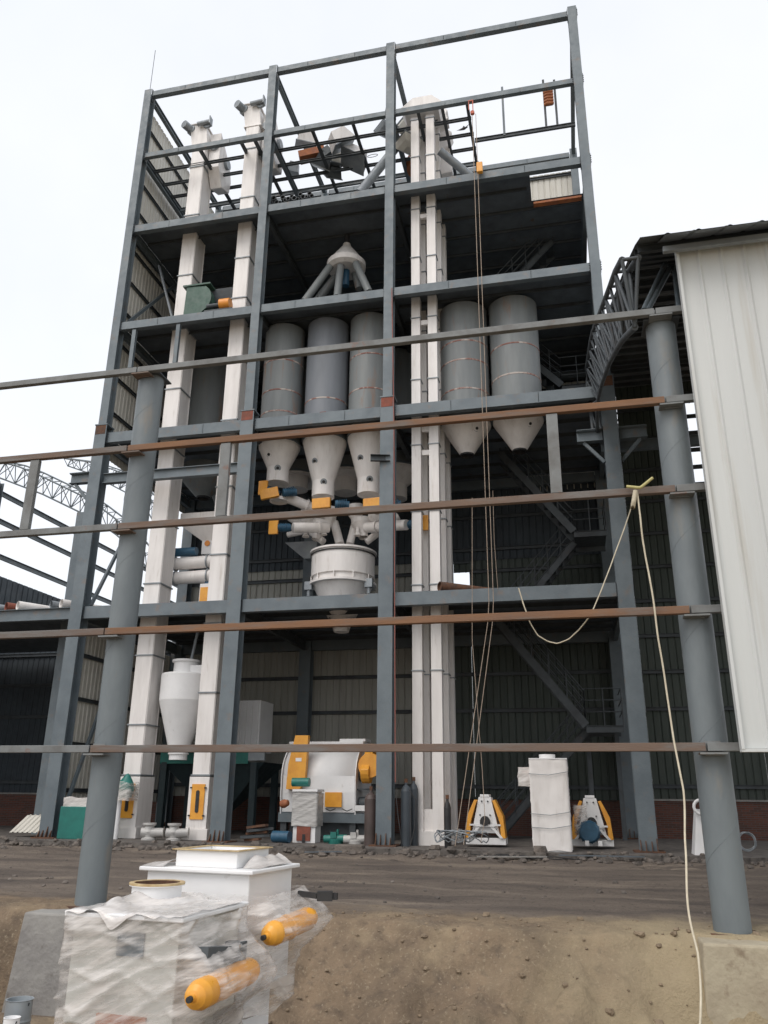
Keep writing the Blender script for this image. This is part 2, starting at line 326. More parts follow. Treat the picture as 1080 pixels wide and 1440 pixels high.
for k, (x, y, a, L_, lab) in enumerate(((-1.6, 20.3, .15, 1.6, 'thin grey board lying in the rubble in front of the tall cabinet'), (.4, 20.5, -.1, 1.9, 'long dark board lying in the rubble right of the tall cabinet'), (-6.1, 20.2, .25, .9, 'short board on the rubble below the third tower column'), (-7.9, 19.6, .02, 1.1, 'pale strip lying on the yard in front of the mixer'))):
    c = MB(); z = gz(x, y)+.06; c.bar((x-L_/2*math.cos(a), y-L_/2*math.sin(a), z), (x+L_/2*math.cos(a), y+L_/2*math.sin(a), z+.02), .1, .025); tag(c.build('board', CONC if k in (0, 3) else DECK), lab, 'board')
c = MB()
for k in range(3): c.tube([(-2.6+k*.3+.5*math.sin(t*.9+k)+t*.22, 20.5+.2*math.cos(t*1.3+k), gz(-2.6+t*.2, 20.4)+.05) for t in np.linspace(0, 7, 30)], .012, 5)
tag(c.build('ground_cable', BLACK), 'black cables trailing over the rubble below the left white mill', 'cables')

# ================================================================ TOWER FRAME
YF, YR = 22.125, 28.95
CX = [-14.88, -9.63, -5.01, 1.57]
ZT, ZG, Z5, Z4, Z3, ZM, Z1 = 27.5, 24.43, 20.99, 16.83, 12.5, 11.03, 6.53
tw = thing('steel_tower', 'tall grey steel frame tower of an unfinished feed mill, open at the front', 'tower', (-6.65, YF, 0))
def part(mb, name, m, parent=tw, **k): return mb.build(name, m, parent, **k)
for yi, Y in enumerate((YF, YR)):
    for i, X in enumerate(CX):
        c = MB()
        wl, wu = (.42, .30) if i != 1 else (.44, .30)
        top = ZT+.12+(.12 if i == 3 else .05)
        c.ibeam((X, Y, 0.02), (X, Y, 12.95), wl, .42, up=(0, 1, 0), tf=.024, tw=.016)
        c.ibeam((X, Y, 12.95), (X, Y, top), wu, .34, up=(0, 1, 0), tf=.02, tw=.014)
        c.box(X-wl/2-.02, X+wl/2+.02, Y-.23, Y+.23, 12.93, 12.97)
        o = part(c, 'column', STEEL)
        if Y == YF:
            pt = MB(); pt.box(X-wl/2+.02, X+wl/2-.03, Y-.2155, Y-.212, 12.6, 12.92); part(pt, 'primer_patch', PRIMER if i in (1, 2) else RUST, o)
            for zz in (Z1, Z3-.02, Z4, Z5, ZG, ZT):
                hw = (wl if zz < 12.9 else wu)/2; q_ = MB()
                for sx in (-1, 1):
                    q_.box(X+sx*(hw+.006), X+sx*(hw+.018), Y-.13, Y+.13, zz-.2, zz+.2)
                    for bz in (-.13, -.045, .045, .13): q_.box(X+sx*(hw+.018), X+sx*(hw+.04), Y-.1, Y-.07, zz+bz-.014, zz+bz+.014)
                    part(q_, 'joint_plate', STEELD, o); q_ = MB()
        b = MB(); b.box(X-.36, X+.36, Y-.34, Y+.34, 0, .035)
        for sx in (-.19, -.07, .07, .19): b.frust((X+sx-.01, X+sx+.01, Y-.33, Y-.2), .035, (X+sx-.01, X+sx+.01, Y-.225, Y-.21), .2+.12*random.random())
        part(b, 'base_plate', RUST, o)
for Y in (YF, YR):
    for (z, h, w_) in ((ZT, .23, .2), (ZG, .2, .16), (Z5, .29, .2), (Z4, .30, .2), (Z3, .36, .2), (Z1, .38, .22)):
        if Y == YR and z == ZG: continue
        for a, b in zip(CX, CX[1:]):
            m_ = MB(); m_.chan((a+.17 if z > 13 else a+.235, Y, z), (b-.17 if z > 13 else b-.235, Y, z), w_, h, t=.018, side=-1)
            for k in (.3, .7):
                x = a+(b-a)*k; m_.box(x-.008, x+.008, Y-.1, Y+.085, z-h/2+.02, z+h/2-.02)
            part(m_, 'beam', STEEL)
m_ = MB(); m_.ibeam((CX[0]+.235, YF, ZM), (CX[1]-.235, YF, ZM), .2, .34); part(m_, 'beam', STEEL)
for i, X in enumerate(CX):
    for z, h in ((ZT, .24), (ZG, .22), (Z5-.02, .3), (Z4-.02, .3), (Z3-.02, .34), (Z1-.02, .36)):
        if z == ZG and i == 3: continue
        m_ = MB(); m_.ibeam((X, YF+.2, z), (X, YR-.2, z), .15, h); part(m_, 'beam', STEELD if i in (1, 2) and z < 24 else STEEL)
# bracket stubs carrying the side halls
for (x0, x1, dx) in ((CX[0]-.235, CX[0]-1.0, -1), (CX[3]-.235, CX[3]-.95, -1), (CX[3]+.235, CX[3]+1.0, 1)):
    m_ = MB(); m_.ibeam((x0, YF, ZM+.08), (x1, YF, ZM+.08), .22, .34); m_.bar((x0, YF, ZM-.75), (x0+(x1-x0)*.75, YF, ZM-.1), .09, .09)
    m_.box(min(x0, x1), max(x0, x1), YF-.14, YF+.14, ZM+.25, ZM+.27); part(m_, 'bracket', STEEL)
# diagonal braces on the left side plane
for a, b in (((YF+.3, Z1+.3), (24.3, 10.3)), ((YF+.25, .6), (24.6, 5.9)), ((YF+.3, Z4+.4), (25.3, Z5-.25)), ((25.3, Z5-.25), (28.7, Z4+.4))):
    m_ = MB(); m_.bar((-14.72, a[0], a[1]), (-14.72, b[0], b[1]), .08, .11); part(m_, 'brace', STEEL)
m_ = MB(); m_.bar((-14.35, 23.4, 20.3), (-13.25, 23.2, 17.2), .09, .06); part(m_, 'brace', GALV)
for px in (190, 251):
    p = at(px, 465, Y=YF); m_ = MB(); m_.ibeam((p.x, YF, Z4-.18), (p.x, YF, Z4-1.7), .14, .12, up=(0, 1, 0)); part(m_, 'hanger', STEEL)
# decks
def deck(z, holes=(), y0=YF+.09, y1=YR-.09, x0=CX[0]+.05, x1=CX[3]-.05):
    xs_ = sorted({x0, x1}|{h[0] for h in holes}|{h[1] for h in holes}); ys_ = sorted({y0, y1}|{h[2] for h in holes}|{h[3] for h in holes}); m_ = MB()
    for a, b in zip(xs_, xs_[1:]):
        for c, d in zip(ys_, ys_[1:]):
            cx_, cy2 = (a+b)/2, (c+d)/2
            if any(h[0] < cx_ < h[1] and h[2] < cy2 < h[3] for h in holes): continue
            m_.box(a, b, c, d, z, z+.012)
    part(m_, 'floor_deck', DECK)
    y = y0+.9
    while y < y1-.3:
        for a, b in zip(CX, CX[1:]):
            j = MB(); j.chan((a+.12, y, z-.062), (b-.12 if not (holes and b > 0 and y < 24) else -.4, y, z-.062), .05, .12, t=.006); part(j, 'deck_joist', STEELD)
        y += 1.05
deck(Z5+.17, holes=((-.26, 1.5, YF+.1, 23.85),)); deck(Z4+.18); deck(Z3+.2); deck(Z1+.21)
# top platform grid (no deck)
for y, t in ((22.93, .11), (23.68, .11), (24.02, .16), (24.40, .11), (25.2, .18), (26.5, .11), (27.8, .11)):
    m_ = MB(); m_.ibeam((CX[0]+.1 if y != 24.02 else -2.2, y, ZG), (CX[3]-.1 if y == 24.02 else -2.2, y, ZG), .09, t); part(m_, 'platform_joist', STEELD if y != 25.2 else STEEL)
gy = lambda x: 187+(x-383)*(-.1687)
for px in (280, 338, 357, 438, 495, 587, 621, 656):
    X = at(px, gy(px), Y=YF).x; m_ = MB(); m_.ibeam((X, YF+.1, ZG-.005), (X, 28.6 if px != 656 else 26.5, ZG-.005), .1, .13); part(m_, 'platform_joist', STEELD)
for px in (706,): m_ = MB(); p = at(px, 123, Y=24.02); m_.bar((p.x, 24.02, ZG), (p.x, 24.02, p.z), .08, .08); part(m_, 'guard_post', STEEL)
# side cladding: left side, with girts
for (z0, z1) in ((12.1, 20.6), (20.6, 27.35), (.95, 6.25)):
    c = MB(); clad(c, (CX[0]-.24, YF-.02, z0), (0, 1, 0), (0, 0, 1), YR-YF, z1-z0, (-1, 0, 0), .22, .03, .05); o = part(c, 'side_cladding', CREAM)
    z = z0+.35
    while z < z1: gg = MB(); gg.chan((CX[0]-.19, YF+.25, z), (CX[0]-.19, YR, z), .06, .12); z += 1.35; part(gg, 'girt', STEELD, o)
# rear cladding
RC = [0]
def rear(x0, x1, z0, z1, m_, Y=YR+.26, parent=tw, step=1.27):
    RC[0] += 1; Y += .05*(RC[0] % 2)+.011*(RC[0] % 3); z1 += .2 if not (8 < z1 < 9 or z0 > 21) else 0
    c = MB(); clad(c, (x0, Y, z0), (1, 0, 0), (0, 0, 1), x1-x0, z1-z0, (0, 1, 0), .25, .03, .05); o = part(c, 'rear_cladding', m_, parent)
    z = z0+.4
    while z < z1-.1: gg = MB(); gg.chan((x0, Y-.06, z), (x1, Y-.06, z), .06, .13); z += step; part(gg, 'girt', STEELD, o)
rear(CX[0], -5.2, 1.15, 9.6, CREAM_DIM); rear(-5.2, -4.06, 1.15, 9.6, GREENW); rear(-3.46, 1.7, 1.15, 9.6, GREENW); rear(-4.06, -3.46, 1.15, 8.42, GREENW, step=1.27); rear(-4.06, -3.46, 9.17, 9.6, GREENW)
rear(CX[0], 1.7, 9.6, 12.2, NAVY)
rear(CX[0], -1.2, 12.2, 21.2, NAVY); rear(-1.2, 1.7, 12.2, 16.5, CREAM); rear(-1.2, 1.7, 16.5, 20.2, NAVY); rear(-1.2, 1.7, 20.2, 21.2, CREAM)
rear(-1.2, 1.7, 21.2, 27.0, CREAM, step=1.3); rear(CX[0], -1.2, 21.2, 24.6, NAVY, step=1.3)
tag(tw, 'tall grey steel frame tower of an unfinished feed mill, open at the front', 'tower')
# right side cladding between decks (dark seen from inside)
c = MB(); clad(c, (CX[3]+.24, 25.2, 12.2), (0, 1, 0), (0, 0, 1), YR-25.2, 9, (1, 0, 0), .25, .03, .05); part(c, 'side_cladding', NAVY)
pl = MB(); pl.box(-.2, 1.45, 23.78, 23.98, Z5-.02, Z5+.06); tag(pl.build('scaffold_plank', ORDK), 'rusty orange plank lying along the edge of the opening in the fifth floor', 'plank')

# ================================================================ STAIRS in the right bay
st = thing('steel_stairs', 'dark steel zigzag stairs with railings in the right bay of the tower', 'stairs', (-.5, 27, 0))
def flight(p, q, Y0, Y1, n=10):
    m_ = MB()
    for y in (Y0, Y1): m_.chan((p[0], y, p[1]), (q[0], y, q[1]), .06, .24)
    for i in range(n):
        t = (i+.5)/n; x = p[0]+(q[0]-p[0])*t; z = p[1]+(q[1]-p[1])*t+.06; m_.box(x-.13, x+.13, Y0+.03, Y1-.03, z, z+.03)
    o = part(m_, 'flight', STEELD, st); r = MB()
    for y in (Y0, Y1):
        for dz in (.45, .75, 1.05): r.tube([(p[0], y, p[1]+dz), (q[0], y, q[1]+dz)], .018, 6)
        for i in range(6):
            t = i/5; x = p[0]+(q[0]-p[0])*t; z = p[1]+(q[1]-p[1])*t; r.tube([(x, y, z), (x, y, z+1.06)], .018, 6)
    part(r, 'railing', STEELD, o)
def landing(x0, x1, z, Y0, Y1):
    m_ = MB(); m_.box(x0, x1, Y0, Y1, z-.02, z); m_.chan((x0, Y0, z-.11), (x1, Y0, z-.11), .06, .2); m_.chan((x0, Y1, z-.11), (x1, Y1, z-.11), .06, .2)
    o = part(m_, 'landing', STEELD, st); r = MB()
    for dz in (.4, .75, 1.1): r.tube([(x0, Y0, z+dz), (x1, Y0, z+dz), (x1, Y1, z+dz)], .018, 6)
    for x in (x0, (x0+x1)/2, x1): r.tube([(x, Y0, z), (x, Y0, z+1.1)], .018, 6)
    part(r, 'railing', STEELD, o)
YA, YB, YC = 26.0, 26.9, 27.8
flight((-2.5, .1), (.35, 3.2), YB, YC); landing(.35, 1.45, 3.3, YA, YC); flight((.35, 3.3), (-2.2, 6.6), YA, YB)
flight((-1.9, 6.75), (.4, 9.4), YB, YC); landing(.4, 1.45, 9.5, YA, YC); flight((.4, 9.5), (-1.9, 12.5), YA, YB)
flight((-1.5, 12.7), (.35, 14.8), YB, YC, 7); landing(.35, 1.45, 14.9, YA, YC); flight((.35, 14.9), (-1.5, 16.9), YA, YB, 7)
flight((-2.2, 18.3), (.4, 21.0), YA, YB, 9)
for x in (.4, 1.3):
    m_ = MB(); m_.ibeam((x, YC, 0), (x, YC, 3.2), .14, .14, up=(0, 1, 0)); part(m_, 'post', STEELD, st)

# ================================================================ BRICK DADO, side halls
b = MB(); b.box(-26, 12, 29.35, 29.6, 0, 1.15); b2 = MB()
bw = tag(b.build('brick_wall', BRICK), 'low dark red brick wall running behind the whole mill', 'wall')
c = MB(); c.box(-26.03, 12.03, 29.3, 29.65, 1.15, 1.21); part(c, 'coping', CONC, bw)

rh = thing('side_hall', 'dark hall right of the tower with curved truss and green sheet back wall', 'hall', (6, 26, 0))
rear(1.7, 2.15, 1.21, 17.2, GREENW, 30.0, rh); rear(2.15, 2.45, 1.21, 14.9, GREENW, 30.0, rh, 1.18); rear(2.15, 2.45, 16.1, 17.2, GREENW, 30.0, rh); rear(2.45, 4.95, 1.21, 17.2, GREENW, 30.0, rh)
rear(4.95, 6.1, 1.21, 12.0, GREENW, 30.0, rh); rear(4.95, 6.1, 15.7, 17.2, GREENW, 30.0, rh); rear(6.1, 12, 1.21, 17.2, GREENW, 30.0, rh)
for z in (12.3, 13.0, 13.7, 14.4, 15.1): gg = MB(); gg.bar((4.9, 29.93, z), (6.15, 29.93, z), .06, .16); part(gg, 'girt', STEELD, rh)
for z in (15.2, 15.5, 15.8): gg = MB(); gg.bar((2.1, 29.93, z), (2.5, 29.93, z), .04, .08); part(gg, 'girt', STEELD, rh)
PO = [(9.75, 8.42), (10.35, 8.75), (11.5, 9.3), (13.8, 10.3), (17.2, 11.8), (19.5, 12.75), (22.2, 13.6), (26, 15.2), (30.2, 16.6)]
rf = MB()
for (a, b_) in zip(PO, PO[1:]):
    d = V((0, b_[0]-a[0], b_[1]-a[1])); L_ = d.length; d.normalize(); n_ = V((0, -d.z, d.y))
    clad(rf, (1.32, a[0], a[1]+.1), (1, 0, 0), d, 11, L_, n_, .4, .014, .05)
part(rf, 'roof', mat('roof_sheet', (.16, .17, .17), (.12, .13, .13), .5), rh)
for i in range(len(PO)-1):
    for t in (0, .34, .67):
        y = PO[i][0]+(PO[i+1][0]-PO[i][0])*t; z = PO[i][1]+(PO[i+1][1]-PO[i][1])*t
        if y < 10.3: continue
        m_ = MB(); m_.chan((1.35, y, z+.01), (12.3, y, z+.01), .06, .14); part(m_, 'purlin', STEELD, rh)
def truss(parent, chords, webs, r, m_, name='arch_truss'):
    t_ = MB()
    for c in chords: t_.tube(c, r, 8)
    for a, b_ in webs: t_.tube([a, b_], r*.55, 6)
    return part(t_, name, m_, parent)
def resamp(pl, n):
    pl = [V(p) for p in pl]; L_ = [0]
    for a, b_ in zip(pl, pl[1:]): L_.append(L_[-1]+(b_-a).length)
    o = []
    for i in range(n):
        t = L_[-1]*i/(n-1); k = max(j for j in range(len(L_)) if L_[j] <= t+1e-9); k = min(k, len(pl)-2)
        o.append(pl[k].lerp(pl[k+1], (t-L_[k])/(L_[k+1]-L_[k])))
    return o
def tri_truss(parent, top, bot, off, n, r, m_):
    off = V(off); T1 = [p-off for p in resamp(top, n)]; T2 = [p+off for p in resamp(top, n)]; B = resamp(bot, n); W_ = []
    for i in range(n):
        W_ += [(T1[i], B[i]), (T2[i], B[i]), (T1[i], T2[i])]
        if i+1 < n:
            W_ += [(T1[i], B[i+1]), (T2[i], B[i+1])] if i % 2 else [(B[i], T1[i+1]), (B[i], T2[i+1])]
    return truss(parent, [T1, T2, B], W_, r, m_)
A_ = lambda l: [at(x, y, X=1.2) for x, y in l]
tri_truss(rh, [V((1.2, 22.2, 11.3)), V((1.2, 22.9, 12.7))]+[V((1.2, min(p.y, 23.6), p.z if p.y < 23.6 else 14.0)) for p in A_([(827, 526)])]+A_([(838, 470), (852, 437), (870, 395), (878, 375), (886, 364)]),
          [V((1.2, 22.1, 11.25))]+A_([(840, 567), (846, 541), (858, 508), (875, 478), (893, 460)]), (.11, 0, 0), 15, .05, STEELD)
for (a, b_) in (((905, 436), (938, 366)), ((911, 436), (945, 372)), ((955, 434), (948, 372))):
    m_ = MB(); m_.tube([at(*a, Y=10.6), at(*b_, Y=11.6)], .04, 8); part(m_, 'brace', STEEL, rh)
m_ = MB(); m_.ibeam((1.3, 22.6, ZM-.1), (12, 22.6, ZM-.1), .2, .3); part(m_, 'beam', STEEL, rh)
for X in (7.5,):
    m_ = MB(); m_.ibeam((X, 29.6, 0), (X, 29.6, 16), .3, .3, up=(0, 1, 0)); part(m_, 'column', STEELD, rh)

lh = thing('unfinished_hall', 'unfinished hall frame left of the tower with arched lattice trusses and bare girts', 'hall', (-21, 26, 0))
e1 = [(-30, 28, 15.9), (-27, 28, 15.7), (-25, 28, 15.2)]
tri_truss(lh, e1+[at(x, y, Y=28) for x, y in ((27, 654), (53, 664), (124, 698), (142, 709), (171, 731), (192, 752), (210, 777))],
          [(-30, 28, 15.3), (-27, 28, 15.05), (-25, 28, 14.6)]+[at(x, y, Y=28) for x, y in ((0, 672), (60, 695), (120, 724), (142, 737), (168, 755), (190, 777), (206, 798))], (0, .3, .12), 30, .035, STEEL)
tri_truss(lh, [at(x, y, Y=36) for x, y in ((95, 645), (133, 650), (153, 657), (180, 666), (200, 682), (216, 700), (228, 724))],
          [at(x, y, Y=36) for x, y in ((95, 655), (133, 668), (153, 680), (178, 693), (198, 708), (210, 722), (218, 740))], (0, .3, .12), 16, .035, STEEL)
XW = -26
for py in (693, 733, 783):
    z = at(0, py, X=XW).z; m_ = MB(); m_.chan((XW, 26, z), (XW, 75, z), .1, .24); part(m_, 'girt', STEEL, lh)
zt = at(0, 810, X=XW).z
c = MB(); clad(c, (XW, 15, 0), (0, 1, 0), (0, 0, 1), 62, zt, (-1, 0, 0), .4, .04, .08); part(c, 'wall_cladding', NAVY, lh)
for y in (30.5, 46, 60):
    m_ = MB(); m_.ibeam((XW+.3, y, 0), (XW+.3, y, 15), .3, .3); part(m_, 'column', STEEL, lh)
p = at(118, 722, Y=24); m_ = MB(); m_.ibeam((p.x, 24, 0), (p.x, 24, p.z), .36, .3, up=(0, 1, 0)); part(m_, 'column', STEEL, lh)
m_ = MB(); m_.ibeam((CX[0]-.24, YF+.05, Z1+.02), (-24, YF+.05, Z1+.02), .2, .38); part(m_, 'beam', STEEL, lh)
m_ = MB(); m_.box(-24.5, CX[0]-.3, YF+.2, 29.5, Z1+.2, Z1+.22); part(m_, 'floor_deck', DECK, lh)  # added deck, put in to keep the space beneath it dark
rear(-26, CX[0]-.2, 1.21, 6.7, NAVY, 30.0, lh)
pm = MB()
for k, (px, r, x1) in enumerate(((0, .12, 1.5), (14, .14, 1.5), (30, .15, 2.2), (76, .13, 1.3), (90, .15, 1.3))):
    p = at(px, 850, Y=22.6); z = Z1+.24+r; q = V((p.x+.1, 22.3, z))
    o = MB(); o.lathe([(r*.85, .02), (r, 0), (r, 3.0), (r*.9, 3.0)], 0, 0, 18, ax=(.55, .83, 0), org=q); o.lathe([(r*.85, .02), (r*.8, .4), (0.001, .4)], 0, 0, 18, ax=(.55, .83, 0), org=q)
    tag(o.build('steel_pipe', (GALV, PRIMER, WHITE, GALV, WHITE)[k]), ('grey pipe end at the left picture edge on the side deck', 'small red pipe on the side deck left of the tower', 'thick white pipe on the side deck left of the tower', 'pale grey pipe second from the tower column on the side deck', 'dark ended white pipe next to the tower corner column')[k], 'pipe', 'pipes stored on the side deck')

# ================================================================ FOREGROUND TUBE COLUMNS AND PURLINS
YP = 10.28
ff = thing('purlin_frame', 'foreground frame of two round steel columns carrying five rows of rusty purlins', 'frame', (-2.4, 10.6, -.17))
YC_ = 10.56; LX, RX = -6.36, 1.56
for X in (LX, RX):
    ztop = 7.62 if X < 0 else 7.56
    c = MB(); c.tube([(X, YC_, -.15), (X, YC_, ztop)], .2, 40); o = part(c, 'column', COLM, ff)
    hx_ = MB(); nn = 360; hx_.tube([(X+.2*math.cos(k*.11), YC_+.2*math.sin(k*.11), -.1+(ztop+.1)*k/nn) for k in range(nn+1)], .003, 5); part(hx_, 'spiral_weld', COLM, o)
    t_ = MB(); t_.box(X-.26, X+.26, YC_-.25, YC_+.25, -.17, -.14)
    part(t_, 'base_plate', RUST, o)
    t_ = MB(); t_.box(X-.24, X+.24, YC_-.22, YC_+.22, ztop, ztop+.02); part(t_, 'cap_plate', STEELD, o)
PZ = [7.64, 6.27, 5.0, 3.42, 1.81]
segs = [(-16, LX-.1, (GREY_P, RUST_P, GREY_P, RUST_P, GREY_P)), (LX-.08, RX-.1, (GREY_P, RUST_R, RUST_P, RUST_R, RUST_P)), (RX-.08, 4.2, (GREY_P,)*5)]
for r_, z in enumerate(PZ):
    for (a, b_, ms) in segs:
        m_ = MB(); m_.box(a, b_, YP-.045, YP+.045, z-.05, z+.045); part(m_, 'purlin', ms[r_], ff, bevel=.006)
    for X in (LX, RX):
        m_ = MB(); m_.box(X-.17, X+.13, YP-.06, YC_-.15, z-.085, z-.063); m_.box(X-.1, X+.08, YP+.047, YP+.06, z-.1, z+.07); part(m_, 'purlin_seat', GREY_P if X > 0 or r_ > 2 else RUST_P, ff)
for (px, a, b_) in ((51, 1, 2), (317, 1, 2), (780, 1, 2)):
    p = at(px, 650, Y=YP+.01); m_ = MB(); m_.box(p.x-.075, p.x+.075, YP-.03, YP+.04, PZ[b_]+.056, PZ[a]-.061); part(m_, 'strut', GREY_P, ff)
for i, (X, lab) in enumerate(((LX-.02, 'grey concrete footing under the left round column'), (RX+.2, 'glare tinted concrete footing under the right round column'))):
    m_ = MB(); m_.frust((X-.62-(.12 if X > 0 else 0), X+.62, 9.75, 11.15), -2.2, (X-.47-(.14 if X > 0 else 0), X+.5, 9.88, 11.0), -.17); o = tag(m_.build('concrete_footing', CONC if X < 0 else GLARE_CONC, bevel=.025), lab, 'footing', 'footings of the round columns')
# white clad wall
ww = thing('clad_wall', 'pale ribbed sheet wall hanging at the right over the purlin ends', 'wall', (5, 10.0, 1.78))
c = MB(); clad(c, (1.84, 10.06, 1.78), (1, 0, 0), (0, 0, 1), 8.3, 6.75, (0, -1, 0), .29, .022, .04); part(c, 'sheet', CREAM if False else SHEET, ww)
t_ = MB(); t_.box(1.80, 1.835, 9.99, 10.12, 1.77, 8.5); t_.box(1.80, 10.2, 10.0, 10.12, 1.74, 1.775); part(t_, 'edge_trim', SHEET, ww)
t_ = MB(); clad(t_, (1.62, 9.55, 8.36), (1, 0, 0), V((0, .86, .5)).normalized(), 8.6, .9, V((0, -.5, .86)), .4, .014, .05); t_.box(1.62, 10.2, 9.88, 9.95, 8.34, 8.42); part(t_, 'eave_sheet', GALV, ww)
for x in (3.6, 6.5, 9.5):
    m_ = MB(); m_.box(x-.1, x+.1, 10.36, 10.56, -.15, 8.5); part(m_, 'post', STEELD, ww)

# ================================================================ BUCKET ELEVATORS
def head(parent, xc, yc, z, w_, face=1):
    # hooded head with side spout, gearbox motor and pulley
    h = MB(); h.prism([(xc-w_/2-.06, z), (xc+w_/2+.06, z), (xc+w_/2-.02, z+.75), (xc+.12, z+1.15), (xc-.42, z+1.1), (xc-w_/2-.16, z+.7)], 'Y', yc-.36, yc+.45)
    h.box(xc-w_/2-.1, xc+w_/2+.1, yc-.4, yc+.5, z-.03, z+.03); h.box(xc-.5, xc+.2, yc-.42, yc+.5, z+1.1, z+1.14)
    o = part(h, 'head', WHITE, parent)
    q_ = MB(); q_.prism([(yc-.1, z+.75), (yc+.9, z-.1), (yc+1.1, z-.7), (yc+1.0, z-1.3), (yc+.3, z-1.6), (yc-.1, z-.9)], 'X', xc+w_/2+.03, xc+w_/2+.5); part(q_, 'discharge_housing', WHITE, o, bevel=.02)
    q_ = MB(); q_.cyl((xc+w_/2+.25, yc-.2, z+.1), (xc+w_/2+.25, yc-.05, z+.1), .2, 18); q_.cyl((xc+w_/2+.5, yc+.5, z-.3), (xc+w_/2+.62, yc+.5, z-.3), .22, 18); part(q_, 'access_cover', GALV, o)
    m_ = MB(); m_.lathe([(.001, 0), (.2, 0), (.2, .15), (.16, .18), (.16, .5), (.001, .5)], 0, 0, 18, ax=(-.4, -1, 0), org=(xc-.42, yc-.2, z+.95)); m_.cyl((xc+.28, yc-.45, z+1.0), (xc+.28, yc-.36, z+1.0), .19, 18); m_.cyl((xc-.1, yc-.5, z+.98), (xc+.45, yc-.5, z+1.02), .09, 12); m_.box(xc+.44, xc+.48, yc-.62, yc-.38, z+.85, z+1.2); part(m_, 'gear_motor', GALV, o)
def leg(name, label, x0, x1, y0, y1, ztop, flz, hd=True, z0=0.0, hatch=None):
    t = thing(name, label, 'bucket elevator', ((x0+x1)/2, (y0+y1)/2, z0), 'white bucket elevator legs')
    c = MB(); zs = [z0+1.75]+[z for z in flz if z > z0+1.75]+[ztop]
    c.box(x0, x1, y0, y1, z0+1.75, ztop)
    # shallow side recess rails
    for y in (y0+.02, y1-.06): c.box(x1+.001, x1+.022, y, y+.04, z0+1.75, ztop)
    o = part(c, 'casing', WHITE, t, bevel=.008)
    for z in zs[:-1]:
        f = MB(); f.box(x0-.035, x1+.045, y0-.035, y1+.035, z-.022, z-.004); f.box(x0-.035, x1+.045, y0-.035, y1+.035, z+.0, z+.018); part(f, 'flange', GALV, o)
    b_ = MB(); b_.box(x0-.05, x1+.05, y0-.05, y1+.05, z0+.3, z0+1.7); b_.box(x0-.12, x1+.12, y0-.1, y1+.1, z0, z0+.3); bt = part(b_, 'boot', WHITE, t, bevel=.01)
    if hatch:
        h = MB(); xm = (x0+x1)/2; h.box(xm-.2, xm+.2, y0-.085, y0-.052, z0+.55, z0+1.5); hh = part(h, 'hatch', YELLOW, bt)
        s2 = MB(); s2.prism([(xm+.055*math.cos(a)*1.0, z0+1.03+(.25 if math.sin(a) > 0 else -.25)+.055*math.sin(a)) for a in [k*math.pi/8 for k in range(16)]], 'Y', y0-.098, y0-.087); part(s2, 'slot', BLACK, hh)
        q = MB()
        for sx in (-.22, .22):
            for zz in (.65, 1.4): q.box(xm+sx-.03, xm+sx+.03, y0-.11, y0-.075, z0+zz-.02, z0+zz+.02)
        part(q, 'clamp', BLACK, hh)
    if hd: head(t, (x0+x1)/2, (y0+y1)/2, ztop, x1-x0)
    return t
L1 = leg('bucket_elevator', 'leftmost thick white elevator leg with an orange hatch at its foot', -13.2, -12.66, 22.9, 23.7, 25.35, [3.2, 5.3, 7.6, 9.7, 12.3, 14.6, 17, 19.3, 22.0, 24.3], hatch=True)
L2 = leg('bucket_elevator', 'white elevator leg just left of the second tower column, orange slotted hatch at its foot', -10.9, -10.38, 22.75, 23.5, 25.7, [4.1, 6.2, 8.4, 10.7, 13.1, 15.5, 17.9, 19.6, 22.3, 24.6], hatch=True)
def twin(label, y0, y1, xo, ztop):
    t = thing('twin_elevator', label, 'bucket elevator', (-3.98+xo, (y0+y1)/2, 0), 'twin leg bucket elevators')
    for (a, b_) in ((-4.40, -4.11), (-3.85, -3.55)):
        c = MB(); c.box(a+xo, b_+xo, y0, y1, .35, ztop); o = part(c, 'leg', WHITE, t, bevel=.006)
        for z in (2.5, 4.6, 7.1, 9.4, 11.6, 13.9, 16.2, 18.6, 20.6, 22.9, 24.6): f = MB(); f.box(a+xo-.03, b_+xo+.03, y0-.03, y1+.03, z-.015, z+.015); part(f, 'flange', GALV, o)
    b_ = MB(); b_.box(-4.5+xo, -3.45+xo, y0-.06, y1+.06, 0, .35); b_.box(-4.11+xo, -3.85+xo, y0+.1, y1-.1, .35, .9); part(b_, 'boot', WHITE, t)
    h = MB(); h.prism([(-4.6+xo, ztop), (-3.35+xo, ztop), (-3.2+xo, ztop+.35), (-3.6+xo, ztop+.75), (-4.3+xo, ztop+.75), (-4.75+xo, ztop+.35)], 'Y', y0-.15, y1+.1); part(h, 'head', WHITE, t)
    for z in (20.4, 16.1, 12.2, 11.4):
        c = MB(); c.box(-4.1+xo, -3.86+xo, y0+.1, y1-.1, z-.12, z+.05); part(c, 'cross_tie', WHITE, t)
    return t
twin('front white twin leg elevator right of the third tower column', 22.75, 23.05, 0, 24.75)
twin('second white twin leg elevator standing behind the front pair', 23.6, 23.9, .06, 25.2)
twin('third white twin leg elevator partly hidden behind the other two', 24.4, 24.7, .10, 24.9)

